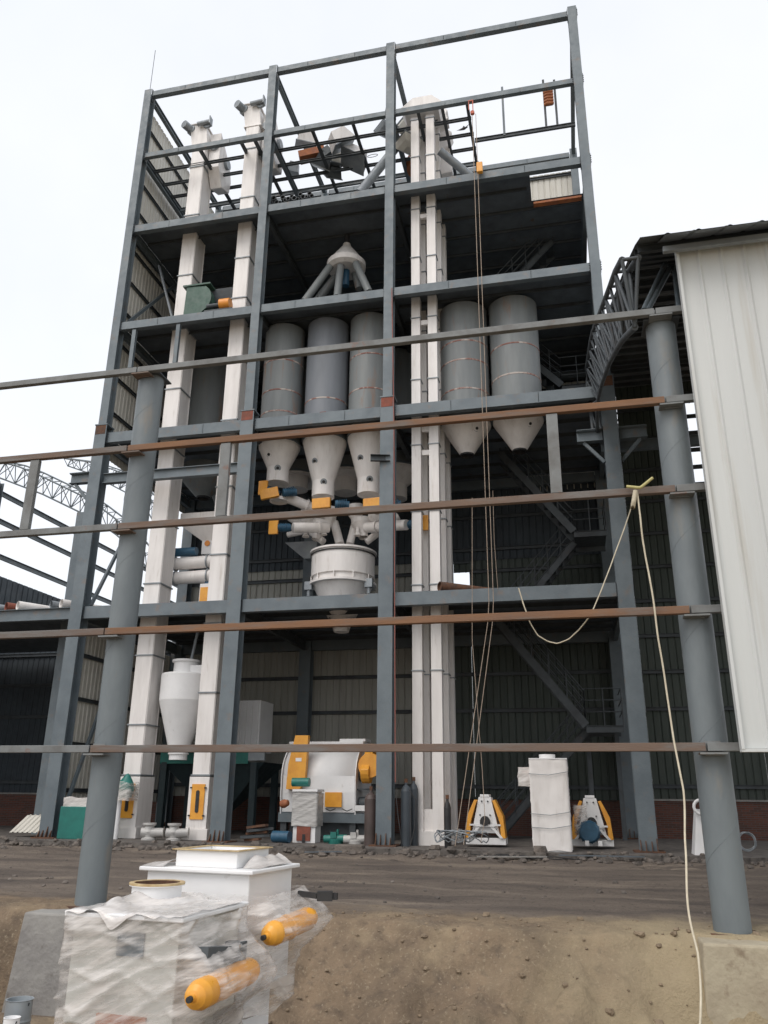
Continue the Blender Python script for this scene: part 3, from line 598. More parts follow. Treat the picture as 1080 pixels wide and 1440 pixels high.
# rooftop hoods and ducts
def hood(label, px, py, Y, w_, d_, h_, m_=WHITE, group='rooftop hoods'):
    p = at(px, py, Y=Y); x, z = p.x, p.z; t = thing('rain_hood', label, 'hood', (x, Y, z), group)
    r_ = w_/2; b_ = MB(); b_.lathe([(r_, z+h_*.45), (.03, z+h_*1.1), (.001, z+h_*1.1)], x, Y, 4, smooth=False); part(b_, 'cap', m_, t); b_ = MB(); b_.lathe([(.001, z-.04), (r_*.35, z-.04), (r_*.78, z+h_*.1), (r_*.98, z+h_*.3), (r_*.98, z+h_*.45)], x, Y, 4, smooth=False); part(b_, 'bowl', CREAM if m_ is WHITE else GALV, t)
    b_ = MB(); b_.lathe([(r_*.98, z+h_*.4), (r_*1.04, z+h_*.42), (r_*1.04, z+h_*.45), (r_*.98, z+h_*.47)], x, Y, 4, smooth=False); part(b_, 'rim', GALV, t)
hood('large peaked white hood above the twin elevators', 586, 187, 24.3, 1.75, 1.3, 1.05)
hood('smaller peaked hood in front and below the large one', 574, 210, 23.4, 1.1, .9, .85)
hood('grey hood behind the top of the third tower column', 543, 188, 24.0, 1.0, .9, .55, GALV)
t = thing('discharge_duct', 'white duct with bolt holes slanting to a motor right of the large hood', 'duct', at(620, 170, Y=23.6))
c = MB(); a = at(590, 186, Y=23.6); b_ = at(628, 168, Y=23.6); c.bar(a, b_, .5, .42); part(c, 'duct', WHITE, t)
c = MB(); c.lathe([(.001, 0), (.15, 0), (.15, .35), (.001, .35)], 0, 0, 14, ax=(0, -1, .2), org=at(622, 160, Y=23.9)); c.cyl(at(612, 166, Y=23.3), at(612, 166, Y=23.0), .12, 14); part(c, 'motor', STEELD, t)
c = MB(); p = at(627, 250, Y=24.2); q = at(622, 205, Y=24.4); c.bar(p, q, .55, .45); part(c, 'drop_chute', WHITE, t)
for i, (a, b_, r, lab) in enumerate(((((505, 272), (566, 196), .17, 'grey round spout sloping down left from the hoods to the fifth floor')), (((618, 212), (662, 248), .15, 'short grey round spout sloping down right of the twin elevators')))):
    c = MB(); c.tube([at(*a, Y=23.2), at(*b_, Y=24)], r, 16); tag(c.build('spout_pipe', GALV), lab, 'pipe')
c = MB(); p = at(592, 232, Y=24.9); c.lathe([(.001, -.25), (.55, -.25), (.6, 0), (.55, .25), (.001, .25)], p.x, p.y, 20); 
for i in range(len(c.v)): c.v[i] = (c.v[i][0], c.v[i][1], c.v[i][2]+p.z)
tag(c.build('round_valve', ORDK), 'burnt orange round housing between the twin elevator legs', 'housing')
# items lying on the platform grid: folded sheets, timber, boxes
def sheet(label, quad, m_, name='folded_sheet', cat='sheet', th=.02):
    vs = [V(q) for q in quad]; n_ = (vs[1]-vs[0]).cross(vs[2]-vs[0]).normalized()*th; k = len(vs); c = MB()
    c.add(vs+[v+n_ for v in vs], [tuple(range(k))[::-1], tuple(range(k, 2*k))]+[(i, (i+1) % k, k+(i+1) % k, k+i) for i in range(k)])
    return tag(c.build(name, m_), label, cat, 'things lying on the top platform')
def hopperbit(label, px, py, Y, w_, d_, h_, m_, tilt):
    p = at(px, py, Y=Y); t = thing('sheet_housing', label, 'housing', p, 'things lying on the top platform'); c = MB()
    R_ = Matrix.Rotation(tilt[0], 3, 'X') @ Matrix.Rotation(tilt[1], 3, 'Y') @ Matrix.Rotation(tilt[2], 3, 'Z')
    c.frust((-w_/2, w_/2, -d_/2, d_/2), 0, (-w_/3, w_/3, -d_/2.4, d_/2.4), h_)
    c.v = [tuple(p+R_ @ V(v)) for v in c.v]; part(c, 'shell', m_, t)
    f = MB(); f.box(-w_/2-.04, w_/2+.04, -d_/2-.04, d_/2+.04, -.035, -.002); f.v = [tuple(p+R_ @ V(v)) for v in f.v]; part(f, 'flange', GALV, t)
hopperbit('white sheet housing lying left on the top platform grid', 430, 203, 24.0, .75, .6, .6, WHITE, (.3, .2, .4))
hopperbit('pale folded housing with a peak right of the orange trough', 483, 204, 23.7, .9, .7, .55, WHITE, (.5, -.5, .6))
hopperbit('round bottomed pale housing, lowest right one on the grid', 496, 226, 24.1, 1.0, .8, .5, WHITE, (-.4, .5, .3))
hopperbit('small cream box housing below the folded one', 471, 232, 24.4, .5, .5, .5, CREAM, (.3, .1, .7))
hopperbit('dark box housing under the orange trough', 452, 236, 24.3, .7, .5, .6, STEELD, (.5, .5, .2))
hopperbit('black tipped housing near the lower edge of the grid', 468, 248, 24.7, .6, .5, .4, STEELD, (.9, .4, .5))
hopperbit('small grey box on the platform beam near the second column', 411, 243, 24.6, .5, .4, .4, GALV, (.2, .3, .2))
t = thing('orange_trough', 'orange trough with a dark motor lying on the top platform grid', 'trough', at(440, 220, Y=23.9), 'things lying on the top platform')
c = MB(); a = at(421, 222, Y=23.9); b_ = at(457, 214, Y=24.1); c.bar(a, b_, .45, .3); part(c, 'trough', ORDK, t); c = MB(); c.bar(b_, at(464, 222, Y=24.1), .5, .4); part(c, 'motor', STEELD, t)
c = MB(); n = 20; p = at(524, 219, Y=24); c.tube([p+V((.2*math.cos(2*math.pi*k/n), .1*math.sin(2*math.pi*k/n), .16*math.sin(2*math.pi*k/n))) for k in range(n+1)], .012, 5); tag(c.build('wire_ring', STEELD), 'thin wire ring hanging under the top platform grid', 'ring')
for k in range(15):
    px = 383+k*4.1; x = at(px, 280, Y=22.5).x; r = random.uniform(.07, .1); z = Z5+.42+r+(.15 if k % 3 == 1 else 0)+.05*random.random()
    c = MB(); c.box(x-.012, x+.012, 22.5, 22.53, Z5+.18, z-r+.01); c.lathe([(r*.8, .05), (r*.8, 0), (r, 0), (r, 3.5)], 0, 0, 12, ax=(0, 1, 0), org=(x, 22.3+random.random()*.1, z)); tag(c.build('stored_pipe', STEELD), 'dark steel pipe in the row stacked on the fifth floor beside the second column', 'pipe', 'dark pipes stacked on the fifth floor')
# orange coil between ladder rails at top right
ld = thing('rail_ladder', 'two dark upright rails holding an orange coil at the top right', 'ladder', at(770, 190, Y=25.0))
for px in (763.5, 779): c = MB(); p = at(px, 113, Y=24.02); c.bar((p.x, 24.02, ZG+.08), (p.x, 24.02, p.z), .08, .08); part(c, 'rail', STEELD, ld)
t = thing('hose_coil', 'orange flat coil hanging between the two rails at the top right', 'coil', at(771, 150, Y=24.9)); p = at(771, 132, Y=23.9)
c = MB()
for k in range(7): c.tube([(p.x-.16, 23.9, p.z+.35-k*.14), (p.x-.05, 23.83, p.z+.33-k*.14), (p.x+.16, 23.9, p.z+.36-k*.14)], .06, 8)
c.bar((p.x, 23.96, p.z-.5), (p.x, 23.96, p.z+.5), .26, .05); part(c, 'coil', ORDK, t)
c = MB(); p = at(652, 180, Y=23); c.add([p+V(v) for v in ((-.28, 0, -.08), (-.05, 0, .02), (0, .03, .14), (.06, 0, .03), (.22, 0, .16), (.05, .02, -.07), (-.06, 0, -.08))], [(0, 1, 6), (1, 2, 3), (3, 4, 5), (1, 3, 5, 6)])
c.tube([p+V((-.16, .02, -.05)), p+V((0, .02, -.01)), p+V((.14, .02, .04))], [.02, .05, .02], 8); tag(c.build('bird', BLACK), 'small dark bird in flight below the top girt near the hoist', 'bird')
# hoist with ropes
ho = thing('rope_hoist', 'hoist hanging from the top girt with two long ropes down to the ground', 'hoist', at(664, 1185, Y=21.7))
c = MB(); p = at(662, 148, Y=21.85)
c.bar(p+V((-.07, 0, .2)), p+V((-.07, 0, -.2)), .03, .03); c.bar(p+V((.07, 0, .2)), p+V((.07, 0, -.28)), .03, .03); c.bar(p+V((-.09, 0, .2)), p+V((.09, 0, .2)), .04, .04); c.cyl(p+V((.05, -.05, -.35)), p+V((.05, .05, -.35)), .07, 14); part(c, 'hanger', mat('red_hoist', (.5, .12, .07)), ho)
def rope(pts, r, sub=14, jit=.0, n=6):
    pts = resamp(pts, sub*len(pts)); return MB().tube([q+V((jit*noise.noise(q*1.3), jit*noise.noise(q*1.3+V((5, 5, 5))), 0)) for q in pts], r, n)
for (top, bot, m_) in (((664, 160), (640, 1190), ROPE), ((669, 160), (652, 1188), ROPE)):
    a = at(*top, Y=21.85); mid = at((top[0]+664)/2+1, 1000, Y=21.7); mid = V((a.x, 21.8, 6)); part(rope([a, mid, at(*bot, Y=21.4)], .010), 'rope', m_, ho)
part(rope([at(664, 700, Y=21.83), at(664, 900, Y=21.8), at(678, 1080, Y=21.6), at(682, 1150, Y=21.4), at(676, 1185, Y=21.4)], .008), 'rope', ROPE, ho)
c = MB(); p = at(674.5, 236, Y=21.85); c.box(p.x-.1, p.x+.1, 21.78, 21.93, p.z-.2, p.z+.2); tag(c.build('hoist_control_box', YELLOW, bevel=.02), 'small orange box on the fifth floor edge beside the hoist ropes', 'box')
# tangle of cables at the foot of the twin legs
c = MB()
for k in range(5):
    q = at(632+k*5, 1185, Y=21.6); c.tube([q+V((.35*math.cos(t)*(1+.2*k), .2*math.sin(t*1.3+k), .0+.28*abs(math.sin(t*.8+k)))) for t in np.linspace(0, 7, 30)], .014, 5)
tag(c.build('cable_tangle', GALV), 'tangle of grey cables on the slab at the foot of the twin elevators', 'cables')

# ================================================================ BINS
def bin_(label, x, y, r, z0, z1, zc, rc, m_, seams, cm=WHITE, neck=0, grp='round storage bins'):
    t = thing('storage_bin', label, 'bin', (x, y, zc), grp)
    c = MB(); c.lathe([(.001, z1), (r, z1), (r, z0)], x, y, 40); o = part(c, 'shell', m_, t)
    for z in seams:
        s2 = MB(); s2.lathe([(r, z-.03), (r+.008, z-.025), (r+.008, z+.02), (r, z+.028)], x, y, 40); part(s2, 'weld_seam', SEAM, o)
    c = MB(); c.lathe([(r, z0), (r*1.0, z0-.12), (rc, zc), (rc-.02, zc)], x, y, 40); cn = part(c, 'cone', cm, t)
    c = MB(); c.lathe([(r+.04, z0+.03), (r+.04, z0-.03), (r, z0-.03)], x, y, 40); part(c, 'ring', STEEL, cn)
    c = MB()
    if neck: c.lathe([(rc, zc), (rc, zc-neck), (.001, zc-neck)], x, y, 28); part(c, 'outlet', cm, t)
    c.lathe([(rc*.98, zc+.015), (rc*1.06, zc+.01), (rc*1.06, zc-.04), (rc*.86, zc-.04), (rc*.8, zc+.05), (.001, zc+.05)], x, y, 28) if not neck else None
    if not neck: part(c, 'outlet', BLACK, t)
    return t, cn
def port(parent, x, y, r, z0, zc, rc, k, ang=-1.45):
    rr = r+(rc-r)*k; z = z0+(zc-z0)*k; p = V((x+rr*math.cos(ang), y+rr*math.sin(ang), z)); d = V((math.cos(ang), math.sin(ang), -.35)).normalized()
    c = MB(); c.lathe([(.11, -.02), (.11, .02), (.001, .02)], 0, 0, 14, ax=d, org=p); part(c, 'inspection_port', GALV, parent)
    c = MB(); c.lathe([(.05, .0), (.05, .05), (.001, .05)], 0, 0, 10, ax=d, org=p); part(c, 'port_bolt', BLACK, parent)
ZB = 12.32
bins = []
specs = [('left one of the three front bins in the middle bay', at(401, 500, Y=23.7).x, 23.65, .70, BINM, (14.2, 15.35, 13.4), at(388, 660, Y=23.65)),
         ('middle front bin with a blue grey shell in the middle bay', at(462, 500, Y=23.7).x, 23.65, .73, BINB, (13.7,), at(452, 679, Y=23.65)),
         ('rust streaked front bin beside the third tower column', at(522, 500, Y=23.7).x, 23.65, .72, BINM, (13.9, 15.2), at(520, 675, Y=23.65))]
for lab, x, y, r, m_, sm, cb in specs:
    t, cn = bin_(lab, x, y, r, 12.4, 16.78, cb.z, .37, m_, sm, neck=.52); port(cn, x, y, r, ZB, cb.z+.1, .37, .62, -1.9); port(cn, x, y, .37, cb.z+.1, cb.z-.5, .37, .35, -1.25)
    c = MB(); c.box(x+.02, x+.24, y-r-.02, y-r+.06, 12.95, 13.15); part(c, 'patch_plate', PRIMER, t); bins.append((x, y, cb.z))
    s2 = MB(); s2.box(x-.02, x+.02, y-r-.004, y-r+.03, 13.6, 16.7) if m_ is not BINB else None
for lab, px, cb in (('left one of the two bins with open cones in the right bay', 653, at(655, 640, Y=23.75)), ('right one of the two bins with open cones in the right bay', 724, at(731, 634, Y=23.75))):
    x = at(px, 500, Y=23.75).x; t, cn = bin_(lab, x, 23.75, .80, 12.62, 16.78, cb.z, .22, BINM, (15.0, 13.9) if px > 700 else (14.6, 13.55, 15.3)); port(cn, x, 23.75, .8, 12.62, cb.z, .22, .35, -.9)
for lab, px, py, w_ in (('left bin of the rear row, its pale cone showing between the front cones', 418, 668, .75), ('middle bin of the rear row seen between front cones', 486, 672, .75), ('right bin of the rear row behind the third tower column', 556, 680, .75)):
    p = at(px, py, Y=26.3); bin_(lab, p.x, 26.3, .9, 12.25, 16.78, p.z-.1, .42, BINM, (14,), neck=.5)
p = at(298, 560, Y=25.6); q = at(284, 700, Y=25.6)
bin_('dark bin between the two left elevator legs', p.x, 25.6, .82, 12.25, 16.78, q.z, .24, BINM, (13.9,), cm=BINM)
q = at(305, 708, Y=26.2); bin_('rear bin behind the left elevator legs with a blunt cone', q.x+.1, 26.9, .7, 12.25, 16.78, q.z, .35, BINM, (), cm=BINM)
# distributor on the fourth floor
dx, dy = at(487, 372, Y=24.2).x, 24.2
di = thing('pipe_distributor', 'white cone distributor with grey pipes fanning out above the middle bins', 'distributor', (dx, dy, Z4))
zt_ = at(487, 347, Y=dy).z; zb_ = at(487, 378, Y=dy).z
c = MB(); c.lathe([(.001, zt_+.12), (.14, zt_+.1), (.16, zt_), (.68, zb_+.22), (.72, zb_+.2), (.72, zb_), (.55, zb_-.08), (.001, zb_-.08)], dx, dy, 32); o = part(c, 'cone_head', WHITE, di)
c = MB(); c.cyl((dx, dy, zt_+.1), (dx, dy, zt_+.5), .1, 14); part(c, 'motor', BLACK, o)
c = MB(); c.cyl((dx, dy, zb_-.05), (dx, dy, zb_-.75), .13, 14); part(c, 'drive', BLUE, o)
for (ex, ey, Y_, sx_) in ((428, 424, 23.3, -.5), (450, 420, 24.6, -.38), (474, 418, 23.3, -.12), (519, 411, 23.4, .42), (505, 404, 24.4, .25), (436, 412, 25.3, -.4)):
    e = at(ex, ey, Y=Y_); d_ = .25 if Y_ > 24.3 else -.3
    c = MB(); c.tube([(dx+sx_, dy+d_, zb_+.02), (e.x, e.y, min(e.z, zb_-.8))], .135, 16); part(c, 'pipe', BINM, di)
# screw feeders under the front bins
def feeder(label, p, q, r, box_at, grp='screw feeders'):
    p, q = V(p), V(q); t = thing('screw_feeder', label, 'feeder', p, grp); c = MB(); c.tube([p, q], r, 18); o = part(c, 'tube', WHITE, t)
    d = (q-p).normalized(); c = MB(); c.lathe([(r, 0), (r+.05, 0), (r+.05, .04), (r, .04)], 0, 0, 18, ax=d, org=p.lerp(q, .7)); part(c, 'flange', WHITE, o)
    c = MB(); a = p-d*.1; c.tube([a-d*.45, a], .13, 12);
    for k in range(5): c.lathe([(.13, 0), (.15, .005), (.15, .02), (.13, .025)], 0, 0, 12, ax=d, org=a-d*(.4-.08*k))
    part(c, 'motor', BLUE, t)
    c = MB(); e = p-d*.55; c.bar(e-d*.1+V((0, 0, -.22)), e-d*.1+V((0, 0, .26)), .3, .09); part(c, 'guard', YELLOW, t)
for (lab, a, b_) in (('screw feeder with an orange end under the left front bin', (396, 697), (445, 716)), ('screw feeder with a blue motor left of the weighing drum', (412, 742), (462, 742)), ('screw feeder right of the weighing drum ending at the third column', (572, 738), (515, 742))):
    feeder(lab, at(*a, Y=23.6), at(*b_, Y=24.3), .17, None)
for k, (px, py, lab) in enumerate(((379, 694, 'orange gear guard hanging under the left front bin'), (452, 708, 'orange gear guard hanging under the middle front bin'), (524, 708, 'orange gear guard hanging under the right front bin'))):
    p = at(px, py, Y=23.1); t = thing('gear_guard', lab, 'gear guard', p, 'orange gear guards under the bins'); c = MB()
    c.box(-.3, .3, -.07, .07, -.17, .17); R_ = Matrix.Rotation((.2, 0, -.1)[k], 3, 'Z') @ Matrix.Rotation((-.22, -.02, 0)[k], 3, 'Y'); c.v = [tuple(p+R_ @ V(v)) for v in c.v]; part(c, 'guard', YELLOW, t, bevel=.015)
    c = MB(); q = p+R_ @ V((.42, .12, -.02)); c.tube([q, q+R_ @ V((.42, .15, -.02))], .13, 14)
    for j in range(5): c.lathe([(.13, 0), (.15, .004), (.15, .02), (.13, .024)], 0, 0, 14, ax=R_ @ V((1, .35, -.05)), org=q+R_ @ V((.06+.07*j, .02, 0)))
    part(c, 'motor', BLUE, t)
    c = MB(); c.lathe([(.31, 0), (.31, .1), (.001, .1)], p.x+.1, 23.6, 20, ax=(0, 0, 1), org=(p.x+.15, 23.6, p.z-.12)); part(c, 'valve_body', WHITE, t)
# manifold above the drum
t = thing('spout_manifold', 'cluster of short white spouts and cones above the weighing drum', 'manifold', at(485, 740, Y=24.5))
for (px, py, dxy) in ((430, 735, (.8, .2)), (462, 728, (.3, -.1)), (500, 726, (-.2, .0)), (535, 735, (-.7, .2)), (510, 745, (-.3, .3)), (448, 748, (.4, .3))):
    p = at(px, py, Y=24.7); c = MB(); c.lathe([(.001, .35), (.34, .35), (.34, .2), (.16, -.1), (.16, -.3)], 0, 0, 18, ax=(dxy[0]*.5, dxy[1]*.5, 1), org=p); part(c, 'spout', WHITE, t)
c = MB()
for k, (gx, gy_) in enumerate(((430, 752), (455, 749), (503, 750), (541, 754))):
    p = at(gx, gy_, Y=24.2+.1*k); c.lathe([(.001, .2), (.06, .2), (.07, .02), (.12, -.05), (.12, -.08)], p.x, p.y, 12, ax=(0, 0, 1), org=p); part(c, 'cable_gland', WHITE, t); c = MB()

p = at(440, 775, Y=25.2); c = MB(); c.frust((p.x-.3, p.x+.1, 25.2, 25.6), p.z-.25, (p.x-.95, p.x+.2, 25, 25.7), p.z+.3); part(c, 'side_chute', GALV, t)
for (a, b_, r) in (((408, 728), (446, 748), .13), ((560, 726), (522, 748), .13), ((405, 752), (440, 745), .1), ((455, 722), (520, 716), .14), ((432, 722), (470, 730), .13), ((425, 738), (455, 762), .12), ((545, 740), (515, 762), .12), ((470, 735), (478, 765), .15), ((500, 733), (492, 765), .13)):
    c = MB(); c.tube([at(*a, Y=24.9), at(*b_, Y=24.7)], r, 14); part(c, 'feed_pipe', WHITE, t)
# weighing drum
wx = at(480, 800, Y=24.4).x; wy = 24.6
wd = thing('weighing_drum', 'round white weighing hopper drum with flange hanging over the first floor', 'hopper', (wx, wy, 6.9))
zA, zB_, zC = at(480, 764, Y=23.5).z, at(480, 801, Y=23.5).z, at(480, 811, Y=23.6).z
c = MB(); c.lathe([(.001, zA+.02), (1.02, zA), (1.1, zA-.01), (1.1, zA-.07), (1.04, zA-.08), (1.04, zB_), (.98, zB_), (.98, zC)], wx, wy, 48); o = part(c, 'drum', WHITE, wd)
c = MB(); c.lathe([(1.05, zA-.12), (1.075, zA-.12), (1.075, zA-.16), (1.05, zA-.16)], wx, wy, 48); part(c, 'rubber_band', BLACK, o)
c = MB(); c.lathe([(.98, zC), (1.1, zC), (1.1, zC-.07), (.96, zC-.07), (.45, zC-1.1), (.42, zC-1.1)], wx, wy, 48); o2 = part(c, 'cone', WHITE, wd)
for a in (200, 235, 270, 305, 340): th = math.radians(a); c = MB(); c.bar((wx+1.02*math.cos(th), wy+1.02*math.sin(th), zB_+.02), (wx+1.02*math.cos(th), wy+1.02*math.sin(th), zC), .03, .1); part(c, 'rib', WHITE, o)
for a in (205, 335): th = math.radians(a); c = MB(); q = V((wx+1.1*math.cos(th), wy+1.1*math.sin(th), zC)); c.box(q.x-.12, q.x+.12, q.y-.1, q.y+.1, q.z-.25, q.z+.02); c.cyl(q+V((0, 0, -.45)), q+V((0, 0, -.2)), .06, 12); part(c, 'load_cell', GALV, o2)
c = MB(); p = at(470, 885, Y=24.6); c.lathe([(.001, p.z-.1), (.24, p.z-.1), (.42, Z1+.25)], wx, wy, 20); part(c, 'outlet', WHITE, wd)

# left bay: square hopper, two tubes
hx = at(287, 745, Y=24.4)
t = thing('square_hopper', 'grey white square hopper with round orange sticker between the left elevator legs', 'hopper', (hx.x, 24.6, 8.6))
za, zb2, zc2, zd = at(285, 720, Y=24).z, at(285, 736, Y=24).z, at(285, 757, Y=24).z, at(295, 775, Y=24).z
c = MB(); x0, x1 = at(254, 725, Y=24).x, at(312, 725, Y=24).x; c.box(x0, x1, 24, 25.3, zb2, za); c.frust((x0+.75, x1-.1, 24.3, 24.9), zc2, (x0, x1, 24, 25.3), zb2); o = part(c, 'bin_body', WHITE, t)
c = MB(); c.box(x0+.75, x1-.1, 24.28, 24.92, zd, zc2); o = part(c, 'neck', WHITE2, t); p = at(291.5, 764, Y=24.26); c = MB(); c.lathe([(.001, .012), (.1, .012), (.1, 0)], 0, 0, 20, ax=(0, -1, 0), org=p)
part(c, 'sticker', ORANGE, o)
p = at(265, 776, Y=24.0); c = MB(); c.tube([p+V((-.5, 0, 0)), p+V((.3, 0, 0))], .15, 12); part(c, 'motor', BLUE, t)
for k, (y0_, lab) in enumerate(((791, 'upper of the two white horizontal conveyor tubes between the left legs'), (811, 'lower of the two white horizontal conveyor tubes between the left legs'))):
    a, b_ = at(240, y0_+3, Y=24), at(304, y0_-2, Y=24); t = thing('conveyor_tube', lab, 'conveyor tube', a, 'white conveyor tubes'); c = MB(); c.tube([a, b_], .21, 24); o = part(c, 'tube', WHITE, t)
    for s2 in (.1, .82): q = a.lerp(b_, s2); c = MB(); c.lathe([(.21, 0), (.25, 0), (.25, .04), (.21, .04)], 0, 0, 24, ax=(1, 0, 0), org=q); part(c, 'flange', GALV, o)
p = at(290, 833, Y=24); t = thing('gate_actuator', 'small white and orange gate box standing on the first floor beam', 'actuator', p); c = MB(); c.box(p.x-.15, p.x+.2, 23.8, 24.2, Z1+.23, p.z+.25); o = part(c, 'body', WHITE2, t, bevel=.015); c = MB(); c.box(p.x-.11, p.x+.16, 23.77, 23.797, Z1+.3, p.z+.12); part(c, 'front_plate', YELLOW, o); c = MB(); c.cyl((p.x+.03, 24, p.z+.25), (p.x+.03, 24, p.z+.42), .1, 14); part(c, 'motor', BLUE, t)
c = MB(); a = at(660, 834, Y=23.1); b_ = at(618, 822, Y=22.3); b_.z = Z1+.24+.14; a.z = b_.z; c.lathe([(.12, .06), (.12, 0), (.14, 0), (.14, 2.2)], 0, 0, 20, ax=(.8, .6, 0), org=b_); c.lathe([(.001, .06), (.12, .06)], 0, 0, 20, ax=(.8, .6, 0), org=b_)
tag(c.build('steel_pipe', RUST), 'rusty pipe lying on the first floor right of the twin elevators', 'pipe')
# green centrifugal fan on fourth floor
fx, fz = at(281, 420, Y=22.75).x, Z4+.2
t = thing('centrifugal_fan', 'green centrifugal fan with orange motor on the fourth floor between the left legs', 'fan', (fx, 22.75, fz))
c = MB(); zz = fz+.8; prof = [(fx-.40, fz+.02), (fx+.1, fz+.0)]+[(fx+.62*math.cos(a), zz+.62*math.sin(a)) for a in np.linspace(-1.0, .9, 8)]+[(fx-.36, zz+.55)]; c.prism(prof, 'Y', 22.4, 22.75); o = part(c, 'scroll_housing', GREEN, t)
c = MB(); c.box(fx-.5, fx+.55, 22.36, 22.8, zz+.55, zz+.61); part(c, 'flange', GREEN, o)
c = MB(); c.frust((fx+.6, fx+1.2, 22.9, 23.5), zz+.05, (fx+.3, fx+1.6, 22.8, 23.6), zz+.6); part(c, 'inlet_duct', STEELD, t)
c = MB(); c.tube([(fx+1.0, 22.4, fz+.42), (fx+1.38, 22.4, fz+.42)], .2, 16); part(c, 'motor', ORANGE, t)
c = MB(); c.box(fx+.45, fx+1.5, 22.3, 22.7, fz+.14, fz+.2); c.tube([(fx+.5, 22.4, fz+.42), (fx+1.0, 22.4, fz+.42)], .08, 10); part(c, 'base_frame', STEELD, t)

# ================================================================ GROUND FLOOR MACHINES
# cyclone
cx_ = at(257, 980, Y=23.55).x; t = thing('cyclone', 'white cyclone cone hanging between the two left elevator legs', 'cyclone', (cx_, 23.6, 2.2))
z = lambda py: at(258, py, Y=23.2).z
c = MB(); c.lathe([(.38, z(926)), (.44, z(926)), (.44, z(929)), (.38, z(930)), (.38, z(944)), (.70, z(946)), (.73, z(948)), (.73, z(984)), (.27, z(1060)), (.27, z(1068)), (.22, z(1068))], cx_, 23.6, 40); o = part(c, 'body', WHITE2, t)
c = MB(); c.box(cx_+.3, cx_+.8, 23.3, 23.8, z(968), z(935)); part(c, 'inlet', WHITE2, o)
c = MB(); c.tube([(cx_+.1, 23.7, z(926)), (cx_+.15, 23.9, 6.2)], .05, 10); part(c, 'hanger_rod', GALV, t)
c = MB(); c.lathe([(.27, z(1058)), (.31, z(1058)), (.31, z(1060)), (.27, z(1060))], cx_, 23.6, 30); part(c, 'flange', WHITE2, t)
# green rimmed dump hopper behind
DKT = mat('dark_teal_steel', (.022, .04, .045), (.016, .028, .034), .6)
t = thing('dump_hopper', 'dark steel dump hopper with a green rim behind the cyclone', 'hopper', (-11.8, 26.2, 0))
x0, x1, y0, y1 = at(226, 1060, Y=25.2).x, at(372, 1060, Y=25.2).x, 25.2, 27.3
c = MB(); c.box(x0, x1-.55, y0, y0+.05, 2.15, 2.6); c.box(x0, x0+.05, y0+.05, y1, 2.2, 2.55); part(c, 'rim', TEAL, t)
c = MB(); c.box(x1-.549, x1, y0+.001, y0+.12, 2.25, 2.5); part(c, 'rim_extension', GALV, t)
c = MB(); c.frust(((x0+x1)/2-.3, (x0+x1)/2+.3, 26, 26.5), .7, (x0+.02, x1-.02, y0+.06, y1), 2.2); part(c, 'hopper_body', DKT, t)
for x in (x0+.15, x1-.35):
    for y in (y0+.1, y1-.1): c = MB(); c.ibeam((x, y, 0), (x, y, 2.2), .2, .2, up=(0, 1, 0)); part(c, 'leg', DKT, t)
t = thing('bag_filter', 'white ribbed bag filter box behind the second tower column', 'filter', (-10.3, 26.4, 2.56)); p0, p1 = at(322, 1040, Y=26.2), at(364, 1040, Y=26.2)
c = MB(); c.box(p0.x, p1.x, 26.2, 27.4, 2.56, at(350, 985, Y=26.2).z)
for k in range(5): x = p0.x+(p1.x-p0.x)*(k+.5)/5; c.box(x-.05, x+.05, 26.13, 26.2, 2.56, at(350, 985, Y=26.2).z-.05)
part(c, 'box', WHITE2, t)
# mixer
mt = thing('paddle_mixer', 'big white paddle mixer with orange belt guards on a dark stand', 'mixer', (-7.5, 24.5, 0))
X0, X1 = at(399, 1080, Y=24).x, at(503, 1080, Y=24).x; zt2, zb3 = at(450, 1046, Y=24).z, at(450, 1142, Y=24).z; zm = (zt2+zb3)/2+.1; R2 = (zt2-zm)
yc = 24.75
prof = [(yc-.85, zb3), (yc-.9, zb3+.55)]+[(yc-.9*math.cos(a)*1.0, zm-.1+R2*math.sin(a)*1.0) for a in np.linspace(.05, math.pi-.05, 16)]+[(yc+.9, zb3+.5), (yc+.85, zb3)]
c = MB(); c.prism(prof, 'X', X0+.05, X1-.05); 
for i, f in enumerate(c.f):
    if len(f) == 4 and 4 <= i <= 16: c.sm[i] = True
o = part(c, 'trough', WHITE2, mt)
for X in (X0, X1-.03):
    c = MB(); c.prism([(yc+(y-yc)*1.06, zm+(z_-zm)*1.05) for y, z_ in prof], 'X', X, X+.03); part(c, 'end_plate', WHITE2, mt)
c = MB(); c.box(X0, X1+.05, yc-.35, yc+.5, zt2+.02, zt2+.09); c.box(X1-.7, X1+.1, yc-.3, yc+.4, zt2+.092, zt2+.17); part(c, 'lid', WHITE2, o)
p0, p1 = at(457, 1114, Y=23.8), at(480, 1135, Y=23.8); c = MB(); c.box(p0.x, p1.x, yc-.94, yc-.905, p1.z, p0.z); part(c, 'hatch', YELLOW, o)
p0 = at(415, 1035, Y=23.9); p1 = at(428, 1110, Y=23.9); c = MB()
c.prism([(p0.x+.1, p0.z), (p0.x+.5, p0.z), (p0.x+.45, p1.z+.3), (p0.x+.3, p1.z), (p0.x-.12, p1.z), (p0.x-.08, p1.z+.7)], 'Y', yc-1.12, yc-.93); part(c, 'belt_guard', YELLOW, mt)
c = MB(); p = at(418, 1068, Y=23.5); c.box(p.x-.09, p.x+.09, yc-1.13, yc-1.122, p.z-.05, p.z+.05); part(c, 'guard_label', WHITE2, mt)
px0 = at(510, 1080, Y=24).x; c = MB(); za2, zb4 = at(520, 1056, Y=24).z, at(515, 1098, Y=24).z
